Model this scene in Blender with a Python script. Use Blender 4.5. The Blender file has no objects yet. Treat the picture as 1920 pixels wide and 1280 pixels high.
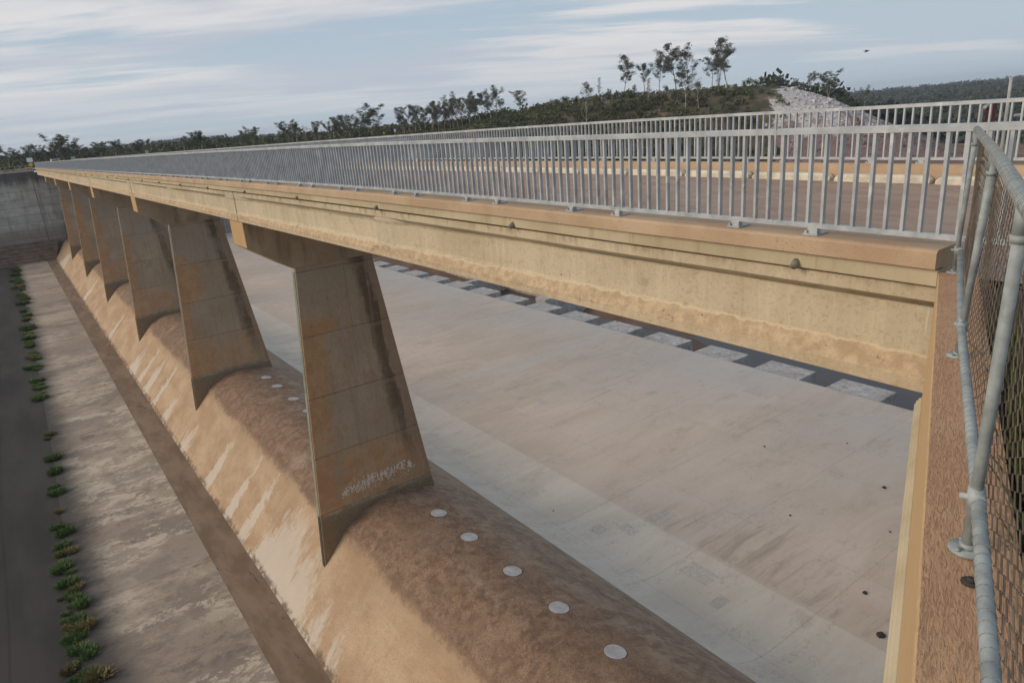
import bpy, bmesh, math, random
import numpy as np
from mathutils import Vector, Matrix, noise
R = math.radians
scn = bpy.context.scene
COL = scn.collection

# ------------------------------------------------------------------ camera
# plan coordinates: s runs along the bridge, t runs downstream, z up; the camera eye is the origin
def W(s, t, z): return (s, -t, z)
def camera():
    p, r, a = R(17.84), R(4.52), R(35.1)
    fwd = Vector((math.cos(a), -math.sin(a), 0)); rgt = Vector((-math.sin(a), -math.cos(a), 0)); up = Vector((0, 0, 1))
    F = fwd*math.cos(p) - up*math.sin(p); U = up*math.cos(p) + fwd*math.sin(p)
    R2 = rgt*math.cos(r) - U*math.sin(r); U2 = U*math.cos(r) + rgt*math.sin(r)
    cd = bpy.data.cameras.new("camera"); c = bpy.data.objects.new("camera", cd); COL.objects.link(c)
    m = Matrix((R2, U2, -F)).transposed().to_4x4(); c.matrix_world = m
    cd.sensor_width = 36; cd.lens = 24.0; cd.clip_start = 0.05; cd.clip_end = 20000
    scn.camera = c
camera()
scn.render.resolution_x = 1024; scn.render.resolution_y = 682

# ------------------------------------------------------------------ light
SUN_DIR = Vector((0.30, 0.92, 0.0)).normalized(); SUN_EL = R(23)
sv = Vector((SUN_DIR.x*math.cos(SUN_EL), SUN_DIR.y*math.cos(SUN_EL), math.sin(SUN_EL)))
sl = bpy.data.lights.new("sun", 'SUN'); sl.energy = 1.75; sl.angle = R(30); sl.color = (1.0, 0.86, 0.68)
so = bpy.data.objects.new("sun", sl); COL.objects.link(so); so.rotation_euler = sv.to_track_quat('Z', 'Y').to_euler()

class NT:
    """small helper for building node trees"""
    def __init__(s, tree): s.t = tree; s.t.nodes.clear()
    def n(s, typ, ins=None, out=0, **pr):
        nd = s.t.nodes.new(typ)
        for k, v in pr.items(): setattr(nd, k, v)
        for k, v in (ins or {}).items():
            sk = nd.inputs[k]
            if isinstance(v, bpy.types.NodeSocket): s.t.links.new(v, sk)
            else:
                if sk.type == 'RGBA' and len(v) == 3: v = (*v, 1)
                sk.default_value = v
        return nd.outputs[out] if len(nd.outputs) else nd
    def m(s, op, a, b=0.0, c=0.0, clamp=False):
        return s.n('ShaderNodeMath', {0: a, 1: b, 2: c}, operation=op, use_clamp=clamp)
    def vm(s, op, a, b=(0, 0, 0), out=0): return s.n('ShaderNodeVectorMath', {0: a, 1: b}, out, operation=op)
    def mix(s, f, a, b, bl='MIX'):
        return s.n('ShaderNodeMix', {0: f, 6: a, 7: b}, 2, data_type='RGBA', blend_type=bl)
    def ramp(s, v, a, b, to0=0.0, to1=1.0):
        return s.n('ShaderNodeMapRange', {0: v, 1: a, 2: b, 3: to0, 4: to1}, clamp=True, interpolation_type='SMOOTHSTEP')
    def noise(s, vec, sc, det=5, rough=0.6, dist=0.0):
        return s.n('ShaderNodeTexNoise', {'Vector': vec, 'Scale': sc, 'Detail': det, 'Roughness': rough, 'Distortion': dist})
    def scale(s, vec, x, y, z): return s.vm('MULTIPLY', vec, (x, y, z))
    def pos(s):
        p = s.n('ShaderNodeNewGeometry'); return p
    def sep(s, v):
        nd = s.t.nodes.new('ShaderNodeSeparateXYZ'); s.t.links.new(v, nd.inputs[0]); return nd.outputs

def world():
    w = bpy.data.worlds.new("World"); scn.world = w; w.use_nodes = True
    T = NT(w.node_tree)
    sky = T.n('ShaderNodeTexSky', sky_type='NISHITA', sun_disc=False, sun_elevation=SUN_EL,
              sun_rotation=math.atan2(SUN_DIR.x, SUN_DIR.y), air_density=1.0, dust_density=0.6, ozone_density=1.6)
    g = T.n('ShaderNodeTexCoord', out=0)
    x, y, z = T.sep(g)
    zz = T.m('ADD', T.m('MAXIMUM', z, 0.0), 0.07)
    a = R(35.1 - 4)
    # along view direction / across view direction on a flat cloud layer
    f = T.m('ADD', T.m('MULTIPLY', x, math.cos(a)), T.m('MULTIPLY', y, -math.sin(a)))
    c = T.m('ADD', T.m('MULTIPLY', x, math.sin(a)), T.m('MULTIPLY', y, math.cos(a)))
    u = T.m('DIVIDE', f, zz); v = T.m('DIVIDE', c, zz)
    cv = T.n('ShaderNodeCombineXYZ', {0: T.m('MULTIPLY', u, 0.80), 1: T.m('MULTIPLY', v, 0.27), 2: 0.0})
    n1 = T.noise(T.vm('ADD', cv, (3.1, 1.7, 0)), 0.62, 9, 0.56, 0.35)
    cv2 = T.n('ShaderNodeCombineXYZ', {0: T.m('MULTIPLY', u, 1.6), 1: T.m('MULTIPLY', v, 0.35), 2: 3.0})
    n2 = T.noise(cv2, 1.2, 6, 0.6, 0.3)
    n3 = T.noise(T.vm('ADD', cv, (3.35, 1.7, 0)), 1.3, 7, 0.55, 0.3)
    k = T.m('ADD', T.m('MULTIPLY', n1, 0.75), T.m('MULTIPLY', n2, 0.25))
    # more cloud towards the far bank end of the bridge, thinner downstream
    side = T.m('MULTIPLY', c, 0.14)
    mask = T.ramp(T.m('ADD', k, side), 0.435, 0.51)
    low = T.ramp(z, 0.0, 0.10, 0.35, 1.0)
    mask = T.m('MULTIPLY', mask, low)
    blue = T.mix(0.85, sky, (2.7, 3.65, 4.8))
    blue = T.mix(T.ramp(z, 0.30, 0.0), blue, (4.1, 4.8, 5.35))
    thick = T.ramp(T.m('ADD', k, side), 0.50, 0.62)
    cloud = T.mix(T.ramp(n3, 0.38, 0.60), (4.1, 4.5, 5.15), (6.0, 5.95, 6.0))
    cloud = T.mix(T.m('MULTIPLY', thick, 0.45), cloud, (4.5, 4.8, 5.3))
    colr = T.mix(mask, blue, cloud)
    bg = T.n('ShaderNodeBackground', {'Color': colr, 'Strength': 0.10})
    T.n('ShaderNodeOutputWorld', {'Surface': bg})
world()
vs = scn.view_settings
vs.view_transform = 'Standard'; vs.look = 'None'; vs.gamma = 1; vs.exposure = 0.30; vs.use_curve_mapping = False
scn.render.engine = 'CYCLES'

# ------------------------------------------------------------------ mesh helpers
class MB:
    def __init__(s): s.v = []; s.f = []
    def add(s, vs_, fs_):
        b = len(s.v); s.v += [tuple(p) for p in vs_]; s.f += [tuple(i+b for i in f) for f in fs_]
    def box(s, s0, s1, t0, t1, z0, z1):
        P = [W(a, b, c) for c in (z0, z1) for b in (t0, t1) for a in (s0, s1)]
        s.add(P, [(0, 1, 3, 2), (4, 6, 7, 5), (0, 4, 5, 1), (2, 3, 7, 6), (0, 2, 6, 4), (1, 5, 7, 3)])
    def quad(s, *P): s.add(P, [tuple(range(len(P)))])
    def sweep(s, rings, cap=True, closed=True):
        n = len(rings[0]); b = len(s.v)
        for r_ in rings: s.v += [tuple(p) for p in r_]
        for i in range(len(rings)-1):
            for j in range(n if closed else n-1):
                k = (j+1) % n
                s.f.append((b+i*n+j, b+i*n+k, b+(i+1)*n+k, b+(i+1)*n+j))
        if cap and closed:
            s.f.append(tuple(b+j for j in range(n))[::-1]); s.f.append(tuple(b+(len(rings)-1)*n+j for j in range(n)))
    def tube(s, pts, rad, n=8, cap=True):
        pts = [Vector(p) for p in pts]; m = len(pts)
        if not hasattr(rad, '__len__'): rad = [rad]*m
        rings = []; ref = None
        for i, p in enumerate(pts):
            d = (pts[min(i+1, m-1)] - pts[max(i-1, 0)])
            if d.length < 1e-9: d = Vector((0, 0, 1))
            d.normalize()
            if ref is None:
                ref = d.orthogonal().normalized()
            ref = (ref - d*ref.dot(d))
            if ref.length < 1e-6: ref = d.orthogonal()
            ref.normalize(); q = d.cross(ref)
            rings.append([p + (ref*math.cos(2*math.pi*j/n) + q*math.sin(2*math.pi*j/n))*rad[i] for j in range(n)])
        s.sweep(rings, cap)
    def build(s, name, mat, parent=None, smooth=False, recalc=True, bevel=0.0):
        me = bpy.data.meshes.new(name)
        off = parent.get('_o', (0, 0, 0)) if parent is not None else (0, 0, 0)
        off = tuple(off)
        vv = s.v if parent is None else [(a-off[0], b-off[1], c-off[2]) for a, b, c in s.v]
        me.from_pydata(vv, [], s.f)
        for m_ in (mat if isinstance(mat, (list, tuple)) else [mat]): me.materials.append(m_)
        if recalc:
            bm = bmesh.new(); bm.from_mesh(me); bmesh.ops.recalc_face_normals(bm, faces=bm.faces); bm.to_mesh(me); bm.free()
        if smooth: me.polygons.foreach_set('use_smooth', [True]*len(me.polygons))
        me.update()
        o = bpy.data.objects.new(name, me); COL.objects.link(o)
        if parent is not None:
            o.parent = parent if '_root' not in parent else parent
            o['_o'] = off
        if bevel:
            b = o.modifiers.new('b', 'BEVEL'); b.width = bevel; b.segments = 2; b.limit_method = 'ANGLE'; b.angle_limit = R(35)
        return o
def thing(name, label, cat, loc=(0, 0, 0), group=None):
    o = bpy.data.objects.new(name, None); COL.objects.link(o); p = W(*loc); o.location = p; o['_o'] = p
    o.empty_display_size = 0.2
    o['label'] = label; o['category'] = cat
    if group: o['group'] = group
    return o
def tag(o, label, cat, group=None, kind=None):
    if label: o['label'] = label
    if cat: o['category'] = cat
    if group: o['group'] = group
    if kind: o['kind'] = kind
    return o
def structure(o, label=None):
    o['kind'] = 'structure'
    if label: o['label'] = label
    return o
def copy_thing(src, loc, rz=0.0, sc=1.0, label=None):
    r = src.copy(); COL.objects.link(r); r.location = loc; r.rotation_euler = (0, 0, rz)
    r.scale = sc if hasattr(sc, '__len__') else (sc, sc, sc)
    if label: r['label'] = label
    for ch in list(src.children):
        c = ch.copy(); COL.objects.link(c); c.parent = r
        for g in list(ch.children):
            d = g.copy(); COL.objects.link(d); d.parent = c
    return r
rnd = random.Random(7)

# ------------------------------------------------------------------ materials
def material(name, fn, rough=0.85, spec=0.3, metal=0.0):
    m = bpy.data.materials.new(name); m.use_nodes = True
    T = NT(m.node_tree)
    geo = m.node_tree.nodes.new('ShaderNodeNewGeometry'); P = geo.outputs['Position']
    res = fn(T, P)
    col, bump = res[0], res[1]
    if len(res) > 2: rough = res[2]
    ins = {'Base Color': col, 'Roughness': rough, 'Specular IOR Level': spec, 'Metallic': metal}
    if bump is not None:
        h, dist = bump
        ins['Normal'] = T.n('ShaderNodeBump', {'Height': h, 'Distance': dist, 'Strength': 1.0})
    b = T.n('ShaderNodeBsdfPrincipled', ins)
    T.n('ShaderNodeOutputMaterial', {'Surface': b})
    return m
def flat(name, col, rough=0.7, metal=0.0, var=0.12, sc=8.0, spec=0.3):
    def fn(T, P):
        n = T.noise(P, sc, 4, 0.6)
        f = T.ramp(n, 0.3, 0.7, 1-var, 1+var)
        c = T.vm('SCALE', T.n('ShaderNodeCombineXYZ', {0: col[0], 1: col[1], 2: col[2]}))
        c.node.inputs['Scale'].default_value = 1.0; T.t.links.new(f, c.node.inputs['Scale'])
        return c, (n, 0.003)
    return material(name, fn, rough, spec, metal)
def tz(T, P):
    x, y, z = T.sep(P)
    return x, T.m('MULTIPLY', y, -1.0), z

def girder_fn(T, P):
    s, t, z = tz(T, P)
    big = T.noise(T.scale(P, 0.25, 0.25, 0.5), 1.0, 5, 0.6)
    streak = T.noise(T.scale(P, 3.2, 3.2, 0.28), 1.0, 5, 0.65)
    fine = T.noise(P, 22, 4, 0.7)
    c = T.mix(T.ramp(big, 0.35, 0.68), (0.46, 0.375, 0.255), (0.55, 0.46, 0.325))
    s2 = T.noise(T.scale(P, 6.5, 6.5, 0.5), 1.0, 5, 0.7)
    c = T.mix(T.m('MULTIPLY', T.ramp(s2, 0.55, 0.72), 0.30), c, (0.64, 0.56, 0.40))
    c = T.mix(T.m('MULTIPLY', T.ramp(streak, 0.50, 0.66), 0.55), c, (0.60, 0.51, 0.35))
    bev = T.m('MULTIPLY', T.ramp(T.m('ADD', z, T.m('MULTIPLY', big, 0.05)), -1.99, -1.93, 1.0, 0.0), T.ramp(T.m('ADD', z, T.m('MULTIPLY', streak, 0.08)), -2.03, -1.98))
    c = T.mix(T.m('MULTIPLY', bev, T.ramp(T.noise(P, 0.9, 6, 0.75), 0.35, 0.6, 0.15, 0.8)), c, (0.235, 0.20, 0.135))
    c = T.mix(T.m('MULTIPLY', T.ramp(streak, 0.46, 0.28), 0.45), c, (0.34, 0.26, 0.15))
    # bottom flange: pinker, worn
    fl = T.ramp(T.m('ADD', z, T.m('MULTIPLY', T.noise(P, 3.5, 6, 0.75), 0.22)), -2.42, -2.50)
    worn = T.noise(P, 5.0, 6, 0.7)
    cf = T.mix(T.ramp(worn, 0.38, 0.66), (0.40, 0.275, 0.165), (0.57, 0.42, 0.27))
    c = T.mix(T.m('MULTIPLY', T.m('MULTIPLY', fl, T.ramp(z, -2.80, -2.74, 0.45, 1.0)), 0.85), c, cf)
    c = T.mix(T.ramp(fine, 0.50, 0.70, 0, 0.4), c, (0.27, 0.20, 0.12))
    gr = T.noise(T.scale(P, 1.4, 1.4, 2.6), 1.0, 8, 0.78)
    c = T.mix(T.ramp(gr, 0.52, 0.66, 0, 0.45), c, (0.30, 0.235, 0.145))
    lime = T.m('MULTIPLY', T.ramp(T.noise(T.scale(P, 9, 9, 0.35), 1.0, 4, 0.7), 0.60, 0.70), T.ramp(T.noise(P, 0.7, 4, 0.6), 0.48, 0.6))
    c = T.mix(T.m('MULTIPLY', lime, 0.55), c, (0.68, 0.62, 0.48))
    rim = T.m('MULTIPLY', T.ramp(fl, 0.15, 0.5), T.ramp(fl, 0.9, 0.6))
    c = T.mix(T.m('MULTIPLY', rim, 0.6), c, (0.66, 0.52, 0.34))
    # rust-brown drip line below the slab
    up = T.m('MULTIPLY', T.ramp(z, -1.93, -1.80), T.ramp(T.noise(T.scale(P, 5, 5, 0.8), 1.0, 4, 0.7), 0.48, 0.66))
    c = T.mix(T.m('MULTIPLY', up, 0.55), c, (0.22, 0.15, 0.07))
    # tie holes and pits on the flange
    vo = T.n('ShaderNodeTexVoronoi', {'Vector': T.scale(P, 1.0, 1.0, 1.0), 'Scale': 7.0}, 0)
    pit = T.m('MULTIPLY', T.m('MULTIPLY', T.ramp(vo, 0.14, 0.08), T.ramp(worn, 0.5, 0.6)), T.ramp(z, -2.3, -2.5))
    c = T.mix(T.m('MULTIPLY', pit, 0.8), c, (0.16, 0.10, 0.06))
    spall = T.m('MULTIPLY', T.ramp(T.noise(T.scale(P, 1, 1, 1.6), 2.4, 7, 0.85), 0.60, 0.62), T.m('MULTIPLY', T.ramp(z, -2.48, -2.55), T.ramp(z, -2.85, -2.75)))
    c = T.mix(T.m('MULTIPLY', spall, 0.75), c, (0.20, 0.13, 0.07))
    h = T.m('ADD', T.m('MULTIPLY', fine, 0.5), T.m('SUBTRACT', worn, T.m('MULTIPLY', pit, 1.5)))
    return c, (h, 0.012)
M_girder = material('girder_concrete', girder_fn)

def kerb_fn(T, P):
    s, t, z = tz(T, P)
    big = T.noise(P, 0.7, 5, 0.6); fine = T.noise(P, 30, 4, 0.7)
    c = T.mix(T.ramp(big, 0.35, 0.65), (0.42, 0.285, 0.18), (0.51, 0.37, 0.245))
    top = T.ramp(z, -1.46, -1.36)
    vo = T.n('ShaderNodeTexVoronoi', {'Vector': P, 'Scale': 34.0}, 0)
    pit = T.m('MULTIPLY', T.ramp(vo, 0.20, 0.10), T.ramp(T.noise(P, 3.0, 4, 0.7), 0.48, 0.62))
    c = T.mix(T.m('MULTIPLY', pit, 0.8), c, (0.10, 0.07, 0.04))
    c = T.mix(T.ramp(T.noise(P, 2.0, 6, 0.7), 0.55, 0.75, 0.0, 0.4), c, (0.30, 0.21, 0.12))
    return c, (T.m('SUBTRACT', fine, pit), 0.01)
M_kerb = material('kerb_concrete', kerb_fn)

def slab_fn(T, P):
    big = T.noise(P, 0.5, 5, 0.6); fine = T.noise(P, 30, 4, 0.7)
    c = T.mix(T.ramp(big, 0.35, 0.65), (0.42, 0.345, 0.22), (0.51, 0.43, 0.29))
    st = T.noise(T.scale(P, 4, 4, 0.6), 1.0, 5, 0.7)
    c = T.mix(T.ramp(st, 0.5, 0.72, 0, 0.5), c, (0.27, 0.21, 0.10))
    return c, (fine, 0.005)
M_slab = material('deck_concrete', slab_fn)

PJ = [2.3 + 25.07*k for k in range(1, 7)]     # pier joints
def pier_fn(T, P):
    s, t, z = tz(T, P)
    nose = T.m('ADD', 8.68, T.m('MULTIPLY', T.m('ADD', z, 5.13), 0.0713))
    u = T.m('SUBTRACT', t, nose)                                   # distance from the nose
    tail = T.m('ADD', 12.09, T.m('MULTIPLY', T.m('ADD', z, 5.03), -0.137))
    w = T.m('SUBTRACT', tail, t)                                   # distance from the downstream edge
    zz = T.m('DIVIDE', T.m('ADD', z, 5.15), -2.72)
    lift = T.m('FLOOR', zz); fr = T.m('FRACT', zz)
    rl = T.n('ShaderNodeTexWhiteNoise', {'Vector': T.n('ShaderNodeCombineXYZ', {0: lift, 1: T.m('ROUND', T.m('MULTIPLY', s, 0.04)), 2: 0.0})}, 0)
    rl2 = T.n('ShaderNodeTexWhiteNoise', {'Vector': T.n('ShaderNodeCombineXYZ', {0: lift, 1: T.m('ROUND', T.m('MULTIPLY', s, 0.04)), 2: 7.0})}, 0)
    big = T.noise(P, 0.45, 6, 0.62); blot = T.noise(P, 1.6, 6, 0.7); fine = T.noise(P, 14, 5, 0.7)
    vst = T.noise(T.scale(P, 2.6, 2.6, 0.16), 1.0, 5, 0.65)
    c = T.mix(T.ramp(big, 0.35, 0.65), (0.40, 0.31, 0.22), (0.52, 0.415, 0.30))
    c = T.mix(T.ramp(T.noise(P, 0.9, 8, 0.75), 0.46, 0.62, 0, 0.55), c, (0.36, 0.225, 0.13))
    c = T.mix(T.ramp(T.noise(T.scale(P, 9, 9, 0.35), 1.0, 5, 0.7), 0.50, 0.72, 0, 0.4), c, (0.19, 0.135, 0.09))
    c = T.mix(T.m('MULTIPLY', rl, 0.30), c, (0.31, 0.24, 0.165))
    c = T.mix(T.ramp(vst, 0.5, 0.72, 0, 0.4), c, (0.30, 0.19, 0.11))
    c = T.mix(T.m('MULTIPLY', T.ramp(T.m('ADD', zz, T.m('MULTIPLY', rl2, 1.2)), 2.0, 0.9), 0.55), c, T.mix(big, (0.34, 0.305, 0.255), (0.48, 0.43, 0.36)))
    # orange patches: along the nose and on the lower lifts
    lim = T.m('ADD', 0.45, T.m('MULTIPLY', rl2, 1.1))
    org = T.m('MULTIPLY', T.ramp(T.m('ADD', T.m('SUBTRACT', u, lim), T.m('MULTIPLY', T.m('SUBTRACT', blot, 0.5), 1.3)), 0.35, -0.25),
              T.ramp(T.m('ADD', zz, T.m('MULTIPLY', rl, 0.6)), 0.9, 1.1))
    low = T.m('MULTIPLY', T.ramp(zz, 2.95, 3.02), T.m('MULTIPLY', T.ramp(zz, 4.02, 3.96), T.ramp(vst, 0.62, 0.45, 0.45, 1.0)))
    low = T.m('MULTIPLY', low, T.ramp(T.m('ADD', big, T.m('MULTIPLY', zz, 0.10)), 0.72, 0.90))
    o = T.m('MAXIMUM', org, low)
    c = T.mix(T.m('MULTIPLY', o, 0.68), c, T.mix(T.ramp(blot, 0.4, 0.6), (0.48, 0.235, 0.095), (0.54, 0.32, 0.16)))
    # dark run-off streak beside the downstream edge
    dw = T.m('ADD', w, T.m('ADD', T.m('MULTIPLY', T.m('SUBTRACT', vst, 0.5), 0.9), T.m('MULTIPLY', T.m('SUBTRACT', blot, 0.5), 0.7)))
    dk = T.m('MULTIPLY', T.ramp(dw, 0.25, 0.50), T.ramp(dw, 1.25, 0.75))
    dk = T.m('MULTIPLY', dk, T.ramp(zz, 4.1, 2.6, 0.12, 1.0))
    dk = T.m('MULTIPLY', dk, T.ramp(vst, 0.25, 0.5, 0.55, 1.0))
    dk = T.m('MULTIPLY', dk, T.ramp(big, 0.30, 0.55, 0.5, 1.0))
    c = T.mix(T.m('MULTIPLY', dk, 0.82), c, (0.085, 0.055, 0.035))
    c = T.mix(T.m('MULTIPLY', T.ramp(dw, 0.42, 0.22), 0.5), c, (0.25, 0.14, 0.08))
    # dark wet band at the foot
    foot = T.ramp(T.m('ADD', zz, T.m('MULTIPLY', T.m('SUBTRACT', vst, 0.5), 0.25)), 4.00, 4.06)
    c = T.mix(T.m('MULTIPLY', foot, 0.85), c, T.mix(vst, (0.17, 0.13, 0.085), (0.24, 0.18, 0.12)))
    # lift joints and form lines
    jl = T.m('MAXIMUM', T.ramp(fr, 0.992, 0.998), T.ramp(fr, 0.010, 0.003))
    edge = T.m('MULTIPLY', T.ramp(fr, 0.0, 0.05), T.ramp(fr, 0.12, 0.05))
    c = T.mix(T.m('MULTIPLY', edge, T.m('MULTIPLY', blot, 0.55)), c, (0.40, 0.31, 0.22))
    c = T.mix(T.m('MULTIPLY', jl, T.ramp(blot, 0.4, 0.62, 0.1, 0.5)), c, (0.12, 0.09, 0.06))
    vj = T.m('MULTIPLY', T.ramp(T.m('ABSOLUTE', T.m('SUBTRACT', t, 10.75)), 0.022, 0.008), T.ramp(zz, 2.0, 1.2))
    c = T.mix(T.m('MULTIPLY', vj, 0.45), c, (0.12, 0.09, 0.06))
    c = T.mix(T.ramp(fine, 0.52, 0.70, 0, 0.5), c, (0.14, 0.10, 0.075))
    c = T.mix(T.ramp(T.noise(P, 5.0, 8, 0.8), 0.52, 0.66, 0, 0.35), c, (0.46, 0.36, 0.26))
    scr = T.ramp(T.noise(T.scale(P, 7, 7, 1.0), 1.0, 3, 0.6), 0.70, 0.74)
    c = T.mix(T.m('MULTIPLY', scr, 0.5), c, (0.10, 0.08, 0.06))
    return c, (T.m('SUBTRACT', fine, T.m('MULTIPLY', jl, 2.0)), 0.012)
M_pier = material('pier_concrete', pier_fn)

def cap_fn(T, P):
    s, t, z = tz(T, P)
    big = T.noise(P, 0.6, 6, 0.62); fine = T.noise(P, 14, 5, 0.7)
    c = T.mix(T.ramp(big, 0.35, 0.65), (0.36, 0.28, 0.195), (0.47, 0.375, 0.265))
    v = T.noise(T.scale(P, 1.6, 1.6, 0.25), 1.0, 5, 0.65)
    c = T.mix(T.ramp(v, 0.5, 0.7, 0, 0.55), c, (0.19, 0.14, 0.09))
    c = T.mix(T.ramp(t, 7.25, 7.0, 0, 0.75), c, (0.50, 0.30, 0.13))
    return c, (fine, 0.01)
M_cap = material('cap_concrete', cap_fn)

def weir_fn(T, P):
    s, t, z = tz(T, P)
    big = T.noise(T.scale(P, 0.35, 0.6, 0.6), 1.0, 6, 0.62)
    blot = T.noise(P, 1.3, 8, 0.72, 0.6)
    fine = T.noise(P, 11, 6, 0.75)
    run = T.noise(T.scale(P, 1.1, 0.16, 0.16), 1.0, 6, 0.66)          # runs down the slope
    # upstream face
    sp = T.n('ShaderNodeCombineXYZ', {0: s, 1: 0.0, 2: 0.0}); b3 = T.noise(P, 3.5, 6, 0.75)
    up = T.mix(T.ramp(big, 0.35, 0.66), (0.38, 0.25, 0.15), (0.49, 0.35, 0.225))
    up = T.mix(T.ramp(run, 0.5, 0.7, 0, 0.4), up, (0.50, 0.39, 0.27))
    up = T.mix(T.ramp(blot, 0.5, 0.68, 0, 0.4), up, (0.30, 0.19, 0.11))
    up = T.mix(T.ramp(T.noise(P, 14, 6, 0.8), 0.48, 0.64, 0, 0.55), up, (0.25, 0.155, 0.09))
    up = T.mix(T.ramp(t, 8.2, 8.7, 0, 0.4), up, (0.34, 0.23, 0.14))
    # white lime runs: narrow fingers and a few broad washes by the toe
    fing = T.noise(T.scale(sp, 2.1, 1, 1), 1.0, 4, 0.75)
    brd = T.noise(T.scale(sp, 0.22, 1, 1), 1.0, 2, 0.5)
    top = T.m('ADD', 5.3, T.m('MULTIPLY', T.ramp(fing, 0.50, 0.74), T.ramp(brd, 0.40, 0.58, 0.8, 3.4)))
    wob = T.m('ADD', t, T.m('MULTIPLY', T.m('SUBTRACT', blot, 0.5), 0.9))
    wh = T.m('MULTIPLY', T.ramp(T.m('SUBTRACT', wob, top), 0.25, -0.15), T.ramp(T.noise(P, 5, 6, 0.8), 0.36, 0.52, 0.25, 1.0))
    jag = T.noise(T.scale(P, 2.6, 0.8, 0.8), 1.0, 8, 0.8)
    for (cs, hw, tt) in ((31.0, 3.6, 8.5), (28.2, 2.2, 8.0), (25.2, 1.0, 7.2), (23.2, 0.8, 7.0), (35.6, 0.7, 8.9), (38.6, 0.6, 8.7), (50.5, 1.6, 7.4), (43.5, 0.9, 8.4), (73.5, 2.2, 7.8), (57.5, 1.2, 7.6), (62.0, 0.8, 8.8), (66.0, 1.2, 8.6), (69.5, 0.6, 8.8), (90.0, 1.0, 8.6), (118.0, 1.5, 8.6), (160.0, 6.0, 8.6)):
        d_ = T.m('DIVIDE', T.m('ABSOLUTE', T.m('SUBTRACT', T.m('ADD', s, T.m('MULTIPLY', T.m('SUBTRACT', blot, 0.5), 2.2)), cs)), hw)
        q = T.m('ADD', T.m('MULTIPLY', T.m('SUBTRACT', 1.0, T.m('MULTIPLY', d_, d_)), tt-5.4), T.m('SUBTRACT', 5.4, wob))
        wh = T.m('MAXIMUM', wh, T.m('MULTIPLY', T.ramp(T.m('ADD', q, T.m('MULTIPLY', T.m('SUBTRACT', jag, 0.5), 5.5)), -0.2, 1.1), 0.85))
    up = T.mix(T.m('MULTIPLY', wh, 0.8), up, T.mix(blot, (0.50, 0.43, 0.35), (0.62, 0.56, 0.49)))
    dirt = T.m('MULTIPLY', T.ramp(T.m('ADD', t, T.m('MULTIPLY', T.m('SUBTRACT', b3, 0.5), 0.5)), 6.12, 5.95), T.ramp(blot, 0.40, 0.55))
    up = T.mix(T.m('MULTIPLY', dirt, 0.85), up, (0.12, 0.085, 0.06))
    # crest
    b2 = T.noise(P, 2.6, 8, 0.75, 0.3)
    cr = T.mix(T.ramp(b2, 0.38, 0.62), (0.165, 0.102, 0.068), (0.325, 0.21, 0.138))
    cr = T.mix(T.ramp(big, 0.40, 0.62, 0, 0.5), cr, (0.20, 0.125, 0.082))
    cr = T.mix(T.ramp(T.noise(P, 0.5, 6, 0.7), 0.50, 0.66, 0, 0.6), cr, (0.31, 0.205, 0.14))
    cr = T.mix(T.ramp(T.noise(P, 20, 6, 0.8), 0.50, 0.62, 0, 0.7), cr, (0.105, 0.066, 0.046))
    cr = T.mix(T.ramp(T.noise(P, 9, 6, 0.8), 0.56, 0.66, 0, 0.5), cr, (0.46, 0.33, 0.23))
    cr = T.mix(T.ramp(T.noise(P, 5.0, 7, 0.8), 0.53, 0.66, 0, 0.5), cr, (0.085, 0.055, 0.04))
    vein = T.m('ABSOLUTE', T.m('SUBTRACT', T.noise(T.scale(P, 0.9, 0.45, 0.45), 1.3, 8, 0.78), 0.5))
    cr = T.mix(T.m('MULTIPLY', T.ramp(vein, 0.012, 0.0), T.ramp(blot, 0.45, 0.62, 0.0, 0.45)), cr, (0.46, 0.37, 0.30))
    dn = T.mix(T.ramp(blot, 0.40, 0.60), (0.27, 0.18, 0.12), (0.40, 0.30, 0.215))
    dn = T.mix(T.ramp(T.noise(T.scale(P, 2.8, 1.4, 1.4), 1.0, 8, 0.82), 0.52, 0.62, 0, 0.6), dn, (0.13, 0.085, 0.058))
    cr = T.mix(T.ramp(T.m('ADD', t, T.m('MULTIPLY', blot, 2.5)), 13.6, 15.4, 0, 0.8), cr, dn)
    pale = T.m('MULTIPLY', T.ramp(T.noise(T.scale(P, 0.3, 0.4, 0.4), 1.0, 6, 0.7), 0.57, 0.70), 0.5)
    cr = T.mix(pale, cr, (0.40, 0.32, 0.25))
    rim = T.m('MULTIPLY', T.ramp(T.m('ABSOLUTE', T.m('SUBTRACT', t, 8.85)), 0.30, 0.05), T.ramp(b2, 0.45, 0.6))
    edge = T.m('ADD', T.m('SUBTRACT', t, 8.72), T.m('ADD', T.m('MULTIPLY', T.m('SUBTRACT', b2, 0.5), 0.40), T.m('MULTIPLY', T.m('SUBTRACT', big, 0.5), 0.8)))
    c = T.mix(T.ramp(edge, -0.06, 0.24), up, cr)
    c = T.mix(T.m('MULTIPLY', rim, 0.35), c, (0.10, 0.07, 0.05))
    js = T.m('ABSOLUTE', T.m('SUBTRACT', T.m('FRACT', T.m('DIVIDE', T.m('ADD', s, 1.2), 6.27)), 0.5))
    jt = T.m('MULTIPLY', T.ramp(js, 0.0030, 0.001), T.ramp(blot, 0.4, 0.6, 0.15, 0.6))
    ja = T.m('ABSOLUTE', T.m('SUBTRACT', T.m('FRACT', T.m('DIVIDE', t, 0.95)), 0.5))
    jt2 = T.m('MULTIPLY', T.ramp(ja, 0.014, 0.004), T.m('MULTIPLY', T.ramp(t, 8.8, 8.6, 0, 0.45), T.ramp(big, 0.4, 0.6)))
    j = T.m('MAXIMUM', jt, jt2)
    c = T.mix(T.m('MULTIPLY', j, 0.55), c, (0.55, 0.43, 0.31))
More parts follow.
